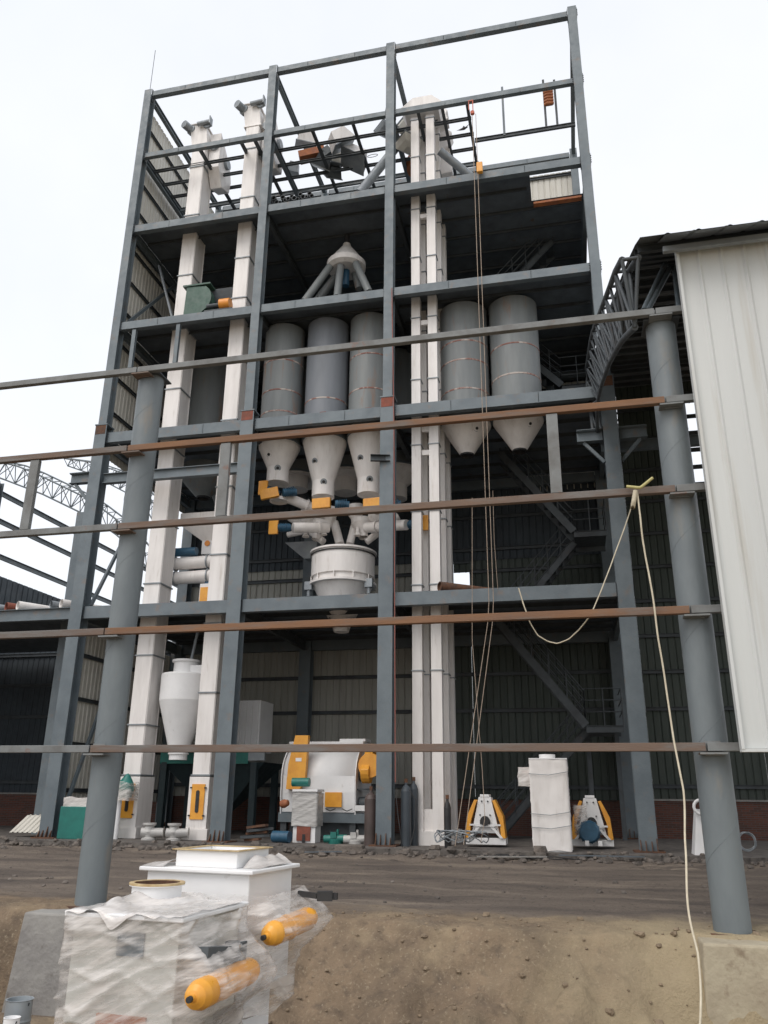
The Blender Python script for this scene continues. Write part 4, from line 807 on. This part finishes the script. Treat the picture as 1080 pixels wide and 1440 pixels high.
c.prism([(yc-.95+.3*math.cos(a), zb4+.3+.38*math.sin(a)) for a in np.linspace(math.pi, 2*math.pi, 10)]+[(yc-.45+.25*math.cos(a), za2+.0+.22*math.sin(a)) for a in np.linspace(0, math.pi, 8)], 'X', px0+.05, px0+.3); part(c, 'belt_guard', YELLOW, mt, bevel=.02)
c = MB(); c.lathe([(.001, 0), (.34, 0), (.34, .16), (.001, .16)], 0, 0, 24, ax=(0, 1, 0), org=(px0+.3, yc-1.12, (za2+zb4)/2)); part(c, 'pulley_cover', YELLOW, mt)
c = MB(); c.tube([(X1+.02, yc-.5, zm), (X1+.35, yc-.5, zm)], .2, 18); c.box(X1, X1+.5, yc-.8, yc-.2, zm-.45, zm-.4); c.tube([(X1+.05, yc-.6, zm-.8), (X1+.6, yc-.6, zm-.8)], .17, 16); part(c, 'drive', STEELD, mt)
c = MB(); c.box(X1, X1+.35, yc-.93, yc-.86, zb3+.05, zb3+.2); part(c, 'bracket', WHITE2, mt)
c = MB(); c.box(X0-.05, X1+.7, yc-.9, yc+.9, zb3-.28, zb3-.02); part(c, 'frame', STEEL, mt)
for x in (X0+.1, X1-.1, X1+.55):
    for y in (yc-.75, yc+.75): c = MB(); c.box(x-.09, x+.09, y-.09, y+.09, 0, zb3-.281); part(c, 'leg', STEELD, mt)
c = MB(); c.box(X0+.25, X1+.5, yc-.7, yc+.7, .02, zb3-.285); part(c, 'discharge_box', STEELD, mt)
for s2 in (-.5, .1, .6): c = MB(); c.tube([(X0+1.3+s2, yc-.95, zb3+.1), (X0+1.45+s2, yc-.97, zb3+.04), (X0+1.6+s2, yc-.95, zb3+.1)], .015, 6); part(c, 'hose', BLACK, mt)

def wrap_sheet(mb, x0, x1, y0, y1, z0, z1, amp=.03, nu=64, nv=24, sd=0, bulge=None, ang=.35):
    # taut film round a box: long shallow diagonal creases; bulge(side, z) pushes the right side out over what is mounted there
    c = []; per = 2*((x1-x0)+(y1-y0)); a = min(amp, .03)
    for j in range(nv+1):
        z = z0+(z1-z0)*j/nv
        for i in range(nu):
            s2 = per*i/nu; W_, D_ = x1-x0, y1-y0
            if s2 < W_: p = V((x0+s2, y0, z)); n_ = V((0, -1, 0)); e = min(s2, W_-s2)
            elif s2 < W_+D_: p = V((x1, y0+s2-W_, z)); n_ = V((1, 0, 0)); e = min(s2-W_, W_+D_-s2)
            elif s2 < 2*W_+D_: p = V((x1-(s2-W_-D_), y1, z)); n_ = V((0, 1, 0)); e = .1
            else: p = V((x0, y1-(s2-2*W_-D_), z)); n_ = V((-1, 0, 0)); e = .1
            u = s2*1.0; q = V((u*1.1+sd, (z-u*ang)*7, sd)); d = a*.25*abs(noise.noise(q))+a*.15*abs(noise.noise(V((u*1.4, (z+u*.12)*12, sd+3))))+a*.5*(noise.noise(V((u*2, z*2, sd)))+.5)*min(1, e/.12)+a*.9*(1-min(1, abs(noise.noise(V((u*.9, (z-u*ang*1.4)*4.5, sd+7))))*2.4))**5+a*.7*(1-min(1, abs(noise.noise(V((u*1.3, (z+u*.5)*5, sd+1))))*2.4))**6
            if bulge and n_.x > .5: d += bulge(p.y, z)
            if bulge and n_.y < -.5 and s2 > W_*.9: d += 0
            zz = z if 0 < j < nv else z+a*2.0*noise.noise(V((u*2.5, j, sd)))
            c.append(V((p.x, p.y, zz))+n_*d)
    mb.add(c, [(j*nu+i, j*nu+(i+1) % nu, (j+1)*nu+(i+1) % nu, (j+1)*nu+i) for j in range(nv) for i in range(nu)], True); return mb
WRAPW = mat('opaque_wrap', (.50, .49, .47), (.36, .35, .34), .35, scale=2.5, streak=(.6, .6, 4), bump=.25, bscale=9, c3=(.6, .6, .58), s3=4, t3=(.6, .7))
# small wrapped chute in front of mixer
p0, p1 = at(412, 1190, Y=22.7), at(441, 1190, Y=22.7); zt3 = at(425, 1112, Y=22.7).z
t = thing('wrapped_chute', 'narrow plastic wrapped white chute standing in front of the mixer', 'chute', ((p0.x+p1.x)/2, 22.9, 0))
c = MB(); c.box(p0.x-.02, p1.x+.03, 22.7, 23.2, .0, zt3-.02); part(c, 'body', WHITE2, t)
part(wrap_sheet(MB(), p0.x-.06, p1.x+.07, 22.66, 23.24, .42, zt3-.06, .02, sd=3), 'plastic_wrap', WRAPW, t)
c = MB(); c.box(p0.x-.06, p1.x+.08, 22.62, 23.28, zt3-.02, zt3+.04); part(c, 'top_flange', WHITE2, t)
c = MB(); c.box(p0.x+.1, p1.x-.1, 22.66, 22.695, .05, .42); part(c, 'opening', PRIMER, t); c = MB(); c.box(p0.x+.27, p1.x-.24, 22.645, 22.659, .0, .22); part(c, 'slot', BLACK, t)
c = MB(); q = at(400, 1130, Y=22.9); c.lathe([(.001, -.12), (.1, -.1), (.12, 0), (.08, .12), (.001, .14)], 0, 0, 12, ax=(1, -.2, .2), org=q); part(c, 'side_motor', ORDK, t)
c = MB(); q = at(428, 1100, Y=22.9); c.tube([q+V((-.35, 0, 0)), q+V((.15, 0, 0))], .12, 14); part(c, 'top_motor', TEAL, t)
# big wrapped cabinet
p0, p1 = at(749.5, 1200, Y=21.25), at(805.5, 1200, Y=21.25); zt3 = at(770, 1066, Y=21.25).z; ztr = at(800, 1066, Y=21.25).z
t = thing('wrapped_cabinet', 'tall white cabinet wrapped in plastic at the slab edge in the right bay', 'cabinet', ((p0.x+p1.x)/2, 21.6, 0))
c = MB(); c.box(p0.x+.03, p1.x-.03, 21.3, 22.0, .0, zt3-.03); part(c, 'body', WHITE2, t)
part(wrap_sheet(MB(), p0.x+.01, p1.x-.01, 21.28, 22.02, .02, zt3-.03, .014, sd=9), 'plastic_wrap', WHITE, t)
c = MB(); c.box(p0.x, p1.x, 21.26, 22.04, zt3-.03, zt3); c.cyl(((p0.x+p1.x)/2-.02, 21.6, zt3), ((p0.x+p1.x)/2-.02, 21.6, zt3+.1), .2, 24); part(c, 'top_flange', WHITE2, t)
c = MB()
for zz in (.78, 1.62, .5): c.tube([(p0.x-.01, 21.235, zz*1.1), ((p0.x+p1.x)/2, 21.225, zz*1.1-.03), (p1.x+.01, 21.235, zz*1.1+.05)], .008, 5)
part(c, 'strap', GALV, t)
q = at(740, 1092, Y=21.5); c = MB(); c.lathe([(.001, -.15), (.12, -.13), (.14, 0), (.1, .13), (.001, .15)], 0, 0, 14, ax=(1, 0, .3), org=q); part(c, 'side_motor', ORDK, t)
part(wrap_sheet(MB(), q.x-.18, q.x+.12, 21.35, 21.7, q.z-.22, q.z+.22, .03, 24, 8, 4), 'motor_wrap', FILM2, t)
# hammer mills (triangular frames)
def mill(label, px, py, Y, motor):
    p = at(px, py, Y=Y); x, z0 = p.x, .0; t = thing('pellet_crumbler', label, 'mill', (x, Y, 0), 'white and orange mills')
    H_ = 1.22; c = MB(); c.prism([(x-.36, .34), (x-.16, H_), (x+.16, H_), (x+.36, .34)], 'Y', Y, Y+.5); c.box(x-.52, x+.52, Y-.03, Y+.55, .06, .22); c.box(x-.12, x+.12, Y-.01, Y+.52, H_, H_+.07)
    o = part(c, 'body', WHITE2, t, bevel=.01)
    for s2 in (-1, 1):
        c = MB(); c.prism([(x+s2*.52, .22), (x+s2*.40, .22), (x+s2*.38, .6), (x+s2*.2, 1.14), (x+s2*.27, 1.16), (x+s2*.47, .75)][::s2], 'Y', Y-.06, Y+.45); part(c, 'side_guard', YELLOW, t, bevel=.008)
        c = MB(); c.prism([(x+s2*.46, .22), (x+s2*.38, .22), (x+s2*.12, .5), (x+s2*.2, .52)][::s2], 'Y', Y-.08, Y-.03); part(c, 'gusset', WHITE2, t)
    c = MB(); c.box(x-.4, x+.4, Y-.09, Y-.035, .52, .56); c.box(x-.25, x+.25, Y-.1, Y-.03, .50, .518); part(c, 'shelf', WHITE2, t)
    c = MB(); c.lathe([(.001, .12), (.12, .12), (.12, 0)], 0, 0, 18, ax=(0, -1, 0), org=(x, Y, .64)); c.box(x-.13, x+.13, Y-.11, Y-.003, .56, .66); part(c, 'bearing', BLACK, t)
    c = MB()
    for a, b_ in ((-.08, 1.12), (.08, 1.12), (-.13, .78), (.13, .78), (-.28, .42), (.28, .42)): c.lathe([(.001, .03), (.02, .03), (.02, 0)], 0, 0, 8, ax=(0, -1, 0), org=(x+a, Y, b_))
    part(c, 'bolts', BLACK, t)
    if motor:
        c = MB(); c.lathe([(.001, .5), (.24, .5), (.27, .42), (.27, .08), (.22, 0), (.001, 0)], 0, 0, 22, ax=(0, 1, 0), org=(x-.08, Y-.65, .42))
        for k in range(14): a = k*math.pi/7; c.box(x-.08+.28*math.cos(a)-.01, x-.08+.28*math.cos(a)+.01, Y-.55, Y-.28, .42+.28*math.sin(a)-.01, .42+.28*math.sin(a)+.01)
        part(c, 'motor', BLUE, t); c = MB(); c.box(x-.2, x-.1, Y-.68, Y-.655, .1, .22); c.box(x+.12, x+.22, Y-.68, Y-.655, .1, .22); part(c, 'motor_foot', WHITE2, t)
        part(wrap_sheet(MB(), x-.4, x-.12, Y-.6, Y-.2, .35, 1.05, .05, 30, 12, 2), 'plastic_wrap', FILM, t)
mill('white mill with two curved orange guards standing left of the tall cabinet', 683.5, 1190, 22.6, False)
mill('white mill with a blue motor in front, right of the tall cabinet', 834, 1188, 23.0, True)
# white cone box behind the right round column
t = thing('fan_box', 'white tapered fan box with round neck beyond the right round column', 'fan', at(995, 1208, Y=21.6)); p = at(992, 1207, Y=21.6); p.z = 0
c = MB(); c.frust((p.x-.25, p.x+.35, 21.4, 22.0), 0.0, (p.x-.1, p.x+.35, 21.5, 21.9), 1.0); part(c, 'body', WHITE2, t)
c = MB(); n = 16; q = V((p.x+.0, 21.35, 1.05)); c.tube([q+V((.16*math.cos(a), 0, .16*math.sin(a))) for a in np.linspace(0, 6.283, 17)], .035, 8, caps=False); part(c, 'ring', WHITE2, t)
q = at(1050, 1180, Y=22.6); q.z = .26; c = MB(); c.tube([q+V(((.2+.02*math.sin(a*1.7))*math.cos(a), .02*a/6, (.2+.02*math.sin(a*1.7))*math.sin(a))) for a in np.linspace(0, 18.8, 61)], .014, 6); tag(c.build('cable_coil', GALV), 'grey coil of cable standing on the slab beyond the right round column', 'coil')
# gas cylinders
def gas(label, px, Y, h, m_, r=.12):
    p = at(px, 1188, Y=Y); c = MB(); c.lathe([(.001, .0), (r, .0), (r, h), (r*.75, h+.1), (.04, h+.16), (.035, h+.22), (.001, h+.22)], p.x, Y, 20); t = thing('gas_cylinder', label, 'gas cylinder', (p.x, Y, 0), 'gas cylinders'); part(c, 'bottle', m_, t); c = MB(); c.box(p.x-.04, p.x+.04, Y-.03, Y+.03, h+.22, h+.32); part(c, 'valve', RUST, t)
DKR = mat('brown_bottle', (.09, .065, .06), (.06, .045, .04), .5)
gas('brown gas bottle left of the third tower column', 521, 22.2, 1.15, DKR, .17)
BLG = mat('blue_grey_bottle', (.06, .075, .09), (.045, .055, .065), .5)
gas('blue grey gas bottle right of the third tower column', 571, 22.3, 1.35, BLG, .14); gas('darker blue bottle right beside the third column foot', 582, 22.6, 1.4, BLG, .12)
gas('slim black bottle at the foot of the twin elevators', 630, 22.0, .95, BLACK, .09)
for k, (px, lab) in enumerate(((566, 'black hose looping down in front of the blue grey gas bottles'),)):
    c = MB(); c.tube([at(575, 1110, Y=22.1), at(585, 1125, Y=22), at(583, 1165, Y=21.9), at(577, 1190, Y=21.8), at(566, 1192, Y=21.7), at(560, 1150, Y=21.9), at(556, 1110, Y=22.0)], .012, 6); tag(c.build('hose', BLACK), lab, 'hose')
# teal bin with plastic, corrugated offcuts, wrapped valve, wrapped motors
p0, p1 = at(78, 1188, Y=21.9), at(122, 1188, Y=21.9); t = thing('teal_bin', 'teal green metal box topped with plastic at the left tower corner', 'box', ((p0.x+p1.x)/2, 22.3, 0))
c = MB(); c.box(p0.x, p1.x+.3, 21.9, 22.7, 0, .86); part(c, 'box', TEAL, t, bevel=.015)
part(wrap_sheet(MB(), p0.x+.05, p1.x+.28, 21.95, 22.6, .75, 1.1, .05, 40, 8, 7), 'plastic_cover', FILM2, t)
c = MB()
for k in range(30): a = random.random()*6.3; rock(c, p1.x+random.gauss(0, .08), 22.3+random.gauss(0, .08), 1.0+random.random()*.5, .12)
part(c, 'wrapped_motor', FILM2, t)
c = MB(); p = at(45, 1172, Y=22.6); clad(c, (p.x-.55, 22.3, .12), (1, 0, 0), V((.1, .5, .4)).normalized(), 1.05, .75, V((0, -.6, .8)), .16, .03, .05); tag(c.build('corrugated_offcuts', CREAM), 'pale corrugated sheet offcuts leaning by the left tower column foot', 'sheets')
t = thing('wrapped_feed_head', 'plastic wrapped valve on a white post at the foot of the leftmost elevator', 'valve', at(176, 1185, Y=22.4)); p = at(176, 1110, Y=22.4)
c = MB(); c.cyl((p.x-.13, 22.35, 0), (p.x-.13, 22.35, p.z), .085, 16); part(c, 'post', WHITE2, t)
c = MB(); c.lathe([(.001, -.25), (.2, -.22), (.26, 0), (.2, .2), (.05, .42), (.001, .44)], 0, 0, 18, ax=(.1, 0, 1), org=p); part(c, 'valve', TEAL, t)
part(wrap_sheet(MB(), p.x-.27, p.x+.27, 22.14, 22.66, p.z-.3, p.z+.2, .06, 36, 10, 8), 'plastic_wrap', FILM, t)
for px, lab in ((208, 'left one of two grey wrapped valve castings between the left elevator feet'), (243, 'right one of two grey wrapped valve castings between the left elevator feet')):
    p = at(px, 1186, Y=22.3); c = MB(); c.lathe([(.001, 0), (.2, 0), (.2, .05), (.13, .08), (.17, .22), (.13, .36), (.19, .4), (.19, .45), (.001, .45)], p.x, 22.3, 18); c.lathe([(.001, -.3), (.13, -.3), (.12, .3), (.16, .32), (.001, .34)], 0, 0, 14, ax=(1, .3, 0), org=(p.x+.1, 22.3, .2)); tag(c.build('valve_casting', WRAPW), lab, 'valve', 'wrapped valve castings')
# boxes and debris around base
t = thing('spare_parts_pile', 'dark pile of slotted steel parts at the foot of the second tower column', 'pile', at(365, 1188, Y=22.4)); p = at(362, 1188, Y=22.4)
for k in range(5): c = MB(); c.bar((p.x-.45+.25*random.random(), 22.15+.3*random.random(), .05+.08*k), (p.x+.1+.3*random.random(), 22.15+.4*random.random(), .09+.09*k), .16, .06); part(c, 'steel_bar', STEELD if k % 2 else RUST, t)
c = MB(); c.tube([(p.x+.45, 22.4, .16), (p.x+.95, 22.3, .16)], .15, 14); part(c, 'blue_roller', BLUE, t)
for (px, lab, m_) in ((472, 'teal floor pump under the mixer frame', TEAL), (500, 'grey green wrapped bundle right of the pump', WRAPW)):
    p = at(px, 1188, Y=22.6); c = MB(); c.lathe([(.001, 0), (.2, 0), (.21, .1), (.12, .17), (.001, .19)], p.x, 22.6, 16); c.tube([(p.x-.3, 22.5, .12), (p.x+.32, 22.55, .14)], .1, 14); c.tube([(p.x+.05, 22.6, .1), (p.x+.05, 22.6, .36)], .035, 10); c.box(p.x-.1, p.x+.06, 22.4, 22.5, .15, .3); tag(c.build('floor_pump', m_), lab, 'pump')
c = MB(); p = at(496, 1203, Y=20.9); c.box(p.x-.35, p.x+.35, 20.45, 20.8, -.16, .1); tag(c.build('stone_block', ROCK, bevel=.03), 'grey stone block in front of the slab below the mixer', 'block')

# ================================================================ FOREGROUND WRAPPED MACHINES
def rot_pts(mb, o, a):
    R_ = Matrix.Rotation(a, 3, 'Z'); mb.v = [tuple(V(o)+R_ @ (V(v)-V(o))) for v in mb.v]; return mb
def air(parent, p, q, r):
    p, q = V(p), V(q); d = (q-p).normalized(); L_ = (q-p).length; c = MB()
    c.lathe([(.001, 0), (.022, 0), (.022, .03), (r*.45, .035), (r*.8, .06), (r, .12), (r, L_*.42), (r*1.06, L_*.43), (r*1.06, L_*.46), (r, L_*.47), (r, L_-.1), (r*.8, L_-.04), (r*.45, L_-.01), (.001, L_)], 0, 0, 24, ax=d, org=p); o = part(c, 'air_tank', YELLOW, parent)
    c = MB(); c.lathe([(.001, -.03), (.018, -.03), (.018, .001)], 0, 0, 10, ax=d, org=p); part(c, 'plug', BLACK, o)
GZ = -.5
# front machine
def machine(name, label, crn, w_, d_, ang, zt_, flange, tanks):
    # crn: near corner (right front) in plan; box extends w_ to the left and d_ to the back before rotation
    x1, y0 = crn; x0, y1 = x1-w_, y0+d_
    t = thing(name, label, 'machine', (x1-w_/2, y0+d_/2, GZ)); O = (x1, y0, 0); T = lambda m_: rot_pts(m_, O, ang)
    c = MB(); c.box(x0, x1, y0, y1, GZ+.35, zt_-.03); c.box(x0+.1, x1-.1, y0+.1, y1-.1, GZ, GZ+.349); part(T(c), 'casing', CASE if flange == 1 else WHITE2, t, bevel=.01)
    c = MB(); c.box(x0-.05, x1+.05, y0-.05, y1+.05, zt_-.03, zt_); part(T(c), 'top_flange', WHITE2, t, bevel=.008)
    return t, T, (x0, x1, y0, y1)
ztf = .50; ncr = at(249, 1291, Z=ztf)
CASE = mat('cream_white_casing', (.60, .60, .56), (.50, .50, .47), .45, scale=2, c3=(.38, .36, .32), s3=3, t3=(.56, .72))
t, T, (x0, x1, y0, y1) = machine('wrapped_machine', 'front white machine wrapped in clear film with a round rusty rimmed collar', (ncr.x, ncr.y+.05), .80, .82, math.radians(-5), ztf, 1, None)
k0 = at(219, 1268, Z=ztf); c = MB(); c.lathe([(.1665, ztf+.02), (.1665, ztf+.125), (.17, ztf+.13), (.198, ztf+.13), (.198, ztf+.112), (.178, ztf+.108), (.178, ztf+.0)], k0.x, k0.y, 48); o = part(c, 'collar', WHITE2, t)
RIMM = mat('yellowed_rim', (.55, .43, .24), (.36, .24, .11), .6, scale=8)
c = MB(); c.lathe([(.164, ztf+.1), (.165, ztf+.1325), (.1995, ztf+.1325), (.1998, ztf+.118)], k0.x, k0.y, 48); part(c, 'collar_rim', RIMM, o)
c = MB(); c.lathe([(.1635, ztf+.128), (.1635, ztf+.03), (.001, ztf+.03)], k0.x, k0.y, 48); part(c, 'collar_inside', RUST, o)
air(t, at(268, 1405, X=-2.3), at(356, 1362, X=-2.30), .085)
c = MB(); a = at(283, 1343, X=-2.38); b_ = at(328, 1340, X=-2.36); c.bar(a, b_, .09, .09); c.bar(b_, b_+V((0, .08, 0)), .13, .13); part(c, 'valve_motor', STEELD, t)
c = MB(); p = at(160, 1328, Y=y0-.01); c.box(p.x, p.x+.2, y0-.012, y0-.002, p.z-.07, p.z+.07); part(T(c), 'name_plate', STEEL, t)
c = MB(); p = at(130, 1432, Y=y0-.01); c.box(p.x, p.x+.36, y0-.02, y0-.002, p.z-.14, p.z+.02); part(T(c), 'lower_guard', ORDK, t)
bt = lambda zt_, amt, ya, yb: (lambda y, z: amt*math.exp(-((z-zt_)/.2)**2)*max(0, min(1, (y-ya)/.16, (yb-y)/.2+.4)))
c = T(wrap_sheet(MB(), x0-.03, x1+.04, y0-.04, y1+.04, GZ+.2, ztf-.02, .028, 160, 60, 1, bulge=bt(.1, .33, y0-.16, y1))); part(c, 'plastic_wrap', FILM, t)
# film gathered on the top and hanging over the front edge
nu, nv = 70, 34; vs = []
for j in range(nv+1):
    for i in range(nu+1):
        u, v_ = i/nu, j/nv
        X = x0-.04+(x1-x0+.09)*u; Y = y0-.05+(y1-y0+.02)*v_; d = math.hypot(X-k0.x, Y-k0.y)
        h = .006+.05*max(0, noise.noise(V((X*6, Y*5, 2)))+.25)*min(1, u*5)*(1 if u < .38 else .35)+.012*abs(noise.noise(V((X*16, Y*9, 4))))
        h += .05*math.exp(-((u-.26)/.07)**2)*math.exp(-((v_-.35)/.25)**2)+.035*math.exp(-((d-.24)/.04)**2)
        if j < 3: h -= (3-j)*(.004+.028*math.exp(-((u-.42)/.1)**2)+.006*noise.noise(V((X*9, 0, 0)))); Y = y0-.052-.004*(3-j)
        vs.append((X, Y, ztf+h))
fs = [(j*(nu+1)+i, j*(nu+1)+i+1, (j+1)*(nu+1)+i+1, (j+1)*(nu+1)+i) for j in range(nv) for i in range(nu)]
cc = lambda f: sum((math.hypot(vs[q][0]-k0.x, vs[q][1]-k0.y) for q in f))/4
c = MB(); c.add(vs, [f for f in fs if cc(f) > .19], True); part(T(c), 'loose_film', FILM2, t)
# rear machine
ztr_ = .695; ncr = at(355, 1225, Z=ztr_); lf = at(179, 1221, Z=ztr_); wl = math.hypot(ncr.x-lf.x, ncr.y-lf.y)-.08
t, T, (x0, x1, y0, y1) = machine('wrapped_machine', 'rear white machine wrapped in film with a wide flange and short square collar', (ncr.x-.04, ncr.y+.05), wl, .74, math.radians(-7), ztr_, None, None)
xa, xb = at(262, 1215, Z=ztr_).x, at(357, 1215, Z=ztr_).x
c = MB(); c.box(xa, xa+.56, y0+.07, y0+.085, ztr_, ztr_+.125); c.box(xa, xa+.56, y0+.585, y0+.6, ztr_, ztr_+.125); c.box(xa, xa+.015, y0+.085, y0+.585, ztr_, ztr_+.125); c.box(xa+.545, xa+.56, y0+.085, y0+.585, ztr_, ztr_+.125); o = part(T(c), 'collar', WHITE2, t, bevel=.01)
c = MB(); c.box(xa-.025, xa+.585, y0+.045, y0+.085, ztr_+.125, ztr_+.133); c.box(xa-.025, xa+.585, y0+.585, y0+.625, ztr_+.125, ztr_+.133); c.box(xa-.025, xa+.015, y0+.085, y0+.585, ztr_+.125, ztr_+.133); c.box(xa+.545, xa+.585, y0+.085, y0+.585, ztr_+.125, ztr_+.133); part(T(c), 'collar_rim', RIMM, o)
air(t, at(372, 1318, X=-2.28), at(440, 1288, X=-2.14), .085)
c = MB(); c.box(x0+.15, x1+.03, y0-.03, y0-.005, .2, .24); c.box(x1+.0, x1+.02, y0-.02, y1, .2, .24); part(T(c), 'mid_flange', WHITE2, t)
c = MB(); a = at(446, 1260, X=-2.1); c.bar(a, a+V((.12, .03, 0)), .07, .07); c.bar(a+V((-.16, 0, .015)), a, .04, .04); c.bar(a+V((.12, .03, 0)), a+V((.16, .03, 0)), .04, .05); part(c, 'solenoid', BLACK, t)
c = T(wrap_sheet(MB(), x0-.03, x1+.04, y0-.04, y1+.05, GZ+.2, ztr_-.17, .028, 160, 60, 6, bulge=bt(.3, .32, y0-.2, y1+.1), ang=-.2)); part(c, 'plastic_wrap', FILM, t)
c = MB(); nu = 40; nv = 10; vs = []
for j in range(nv+1):
    for i in range(nu+1):
        u, v_ = i/nu, j/nv; X = x0-.04+(xa-x0)*u; Y = y0-.04+.6*v_
        vs.append((X, Y, ztr_+.004+(.05*u+.02)*(.5+abs(noise.noise(V((X*7, Y*4, 7)))))*min(1, v_*4)))
c.add(vs, [(j*(nu+1)+i, j*(nu+1)+i+1, (j+1)*(nu+1)+i+1, (j+1)*(nu+1)+i) for j in range(nv) for i in range(nu)], True); part(T(c), 'gathered_film', FILM2, t)
c = MB(); nu = 24; vs = []
for j in range(nv+1):
    for i in range(nu+1):
        u, v_ = i/nu, j/nv; X = xa+.6+(x1-xa-.58)*u; Y = y0+.1+.6*v_
        vs.append((X, Y, ztr_+.004+(.09*(1-u)+.01)*(.6+abs(noise.noise(V((X*9, Y*4, 3)))))*min(1, v_*3)))
c.add(vs, [(j*(nu+1)+i, j*(nu+1)+i+1, (j+1)*(nu+1)+i+1, (j+1)*(nu+1)+i) for j in range(nv) for i in range(nu)], True); part(T(c), 'gathered_film', FILM2, t)
# paint cans
def can(label, px, py, Z, r, h, m_):
    p = at(px, py, Z=Z+h); t = thing('paint_can', label, 'can', (p.x, p.y, Z), 'cans beside the footing'); c = MB()
    c.lathe([(.001, Z), (r, Z), (r, Z+h*.3), (r*1.04, Z+h*.33), (r, Z+h*.36), (r, Z+h*.64), (r*1.04, Z+h*.67), (r, Z+h*.7), (r, Z+h), (r*1.05, Z+h+.006), (r*.92, Z+h+.006), (r*.9, Z+h-.02), (.001, Z+h-.02)], p.x, p.y, 28); part(c, 'can', m_, t)
    n = 14; c = MB(); c.tube([(p.x+r*1.02*math.cos(a), p.y-.02, Z+h-.01-r*.5*math.sin(a)) for a in np.linspace(0, math.pi, n)], .004, 5); part(c, 'handle', BLACK, t)
can('ridged metal can with white bands in the bottom left corner', 28, 1406, -.42, .085, .36, GALV)
can('white plastic tub in the bottom left corner in front of the metal can', 17, 1432, -.45, .05, .32, WHITE2)
tt = thing('offcut_bits', 'small grey scrap pieces on the ground at the footing', 'scrap', (-3.2, 5.6, GZ)); c = MB()
for k in range(12): rock(c, -3.75+random.random()*.5, 5.2+random.random()*.4, GZ+.03, .05)
part(c, 'bits', GALV, tt)

# ================================================================ HANGING CABLES in front
pts = [at(x, y, Y=10.16 if y < 1000 else 10.16-1.3*((y-1000)/450)**1.2) for x, y in ((893, 690), (900, 725), (907, 770), (912, 820), (922, 900), (931, 960), (943, 1040), (955, 1110), (962, 1180), (972, 1270), (980, 1340), (980, 1400), (978, 1450))]
t = thing('hanging_cable', 'cream cable hanging from the third purlin down to the bank at the right', 'cable', pts[-1])
part(rope(pts, .0115, 8, .07, 7), 'cable', CABLE, t)
part(rope([at(880, 684, Y=10.17), at(900, 686, Y=10.15), at(918, 672, Y=10.15)], .02, 5, .02), 'knot', mat('yellow_tape', (.55, .5, .22)), t)
part(rope([at(893, 690, Y=10.16), at(889, 715, Y=10.15), at(893, 690, Y=10.13)], .03, 3, .02), 'knot', CABLE, t)
pts = [at(x, y, Y=10.4) for x, y in ((728, 827), (735, 850), (745, 875), (757, 893), (772, 902), (785, 905), (800, 899), (815, 885), (832, 865), (845, 835), (860, 795), (875, 750), (893, 692))]
tag(rope(pts, .008, 6, .03).build('hanging_cable', CABLE), 'thin pale cable sagging in a loop between the stairs and the third purlin', 'cable')
tag(rope([at(693, 690, Y=22), at(695, 760, Y=22), at(700, 828, Y=22)], .007).build('hanging_rope', ROPE), 'short thin rope hanging above the first floor right of the hoist ropes', 'rope')
tag(rope([at(551, 405, Y=21.88), at(554, 600, Y=21.88), at(555, 850, Y=21.86), at(556, 1100, Y=21.85)], .015).build('red_cable', REDROPE), 'dark red cable running down the third tower column', 'cable')
tag(MB().tube([(-14.9, 22.1, 27.6), (-14.9, 22.1, 29.9)], .012, 5).build('lightning_rod', STEELD), 'thin rod sticking up from the left top corner of the tower', 'rod')
p = at(531, 643, Y=21.75); c = MB(); c.chan((p.x-.22, 21.75, p.z), (p.x+.35, 21.9, p.z), .12, .2); part(c, 'bracket', STEELD, tw)

for o in list(sc.objects):
    if '_o' in o: del o['_o']
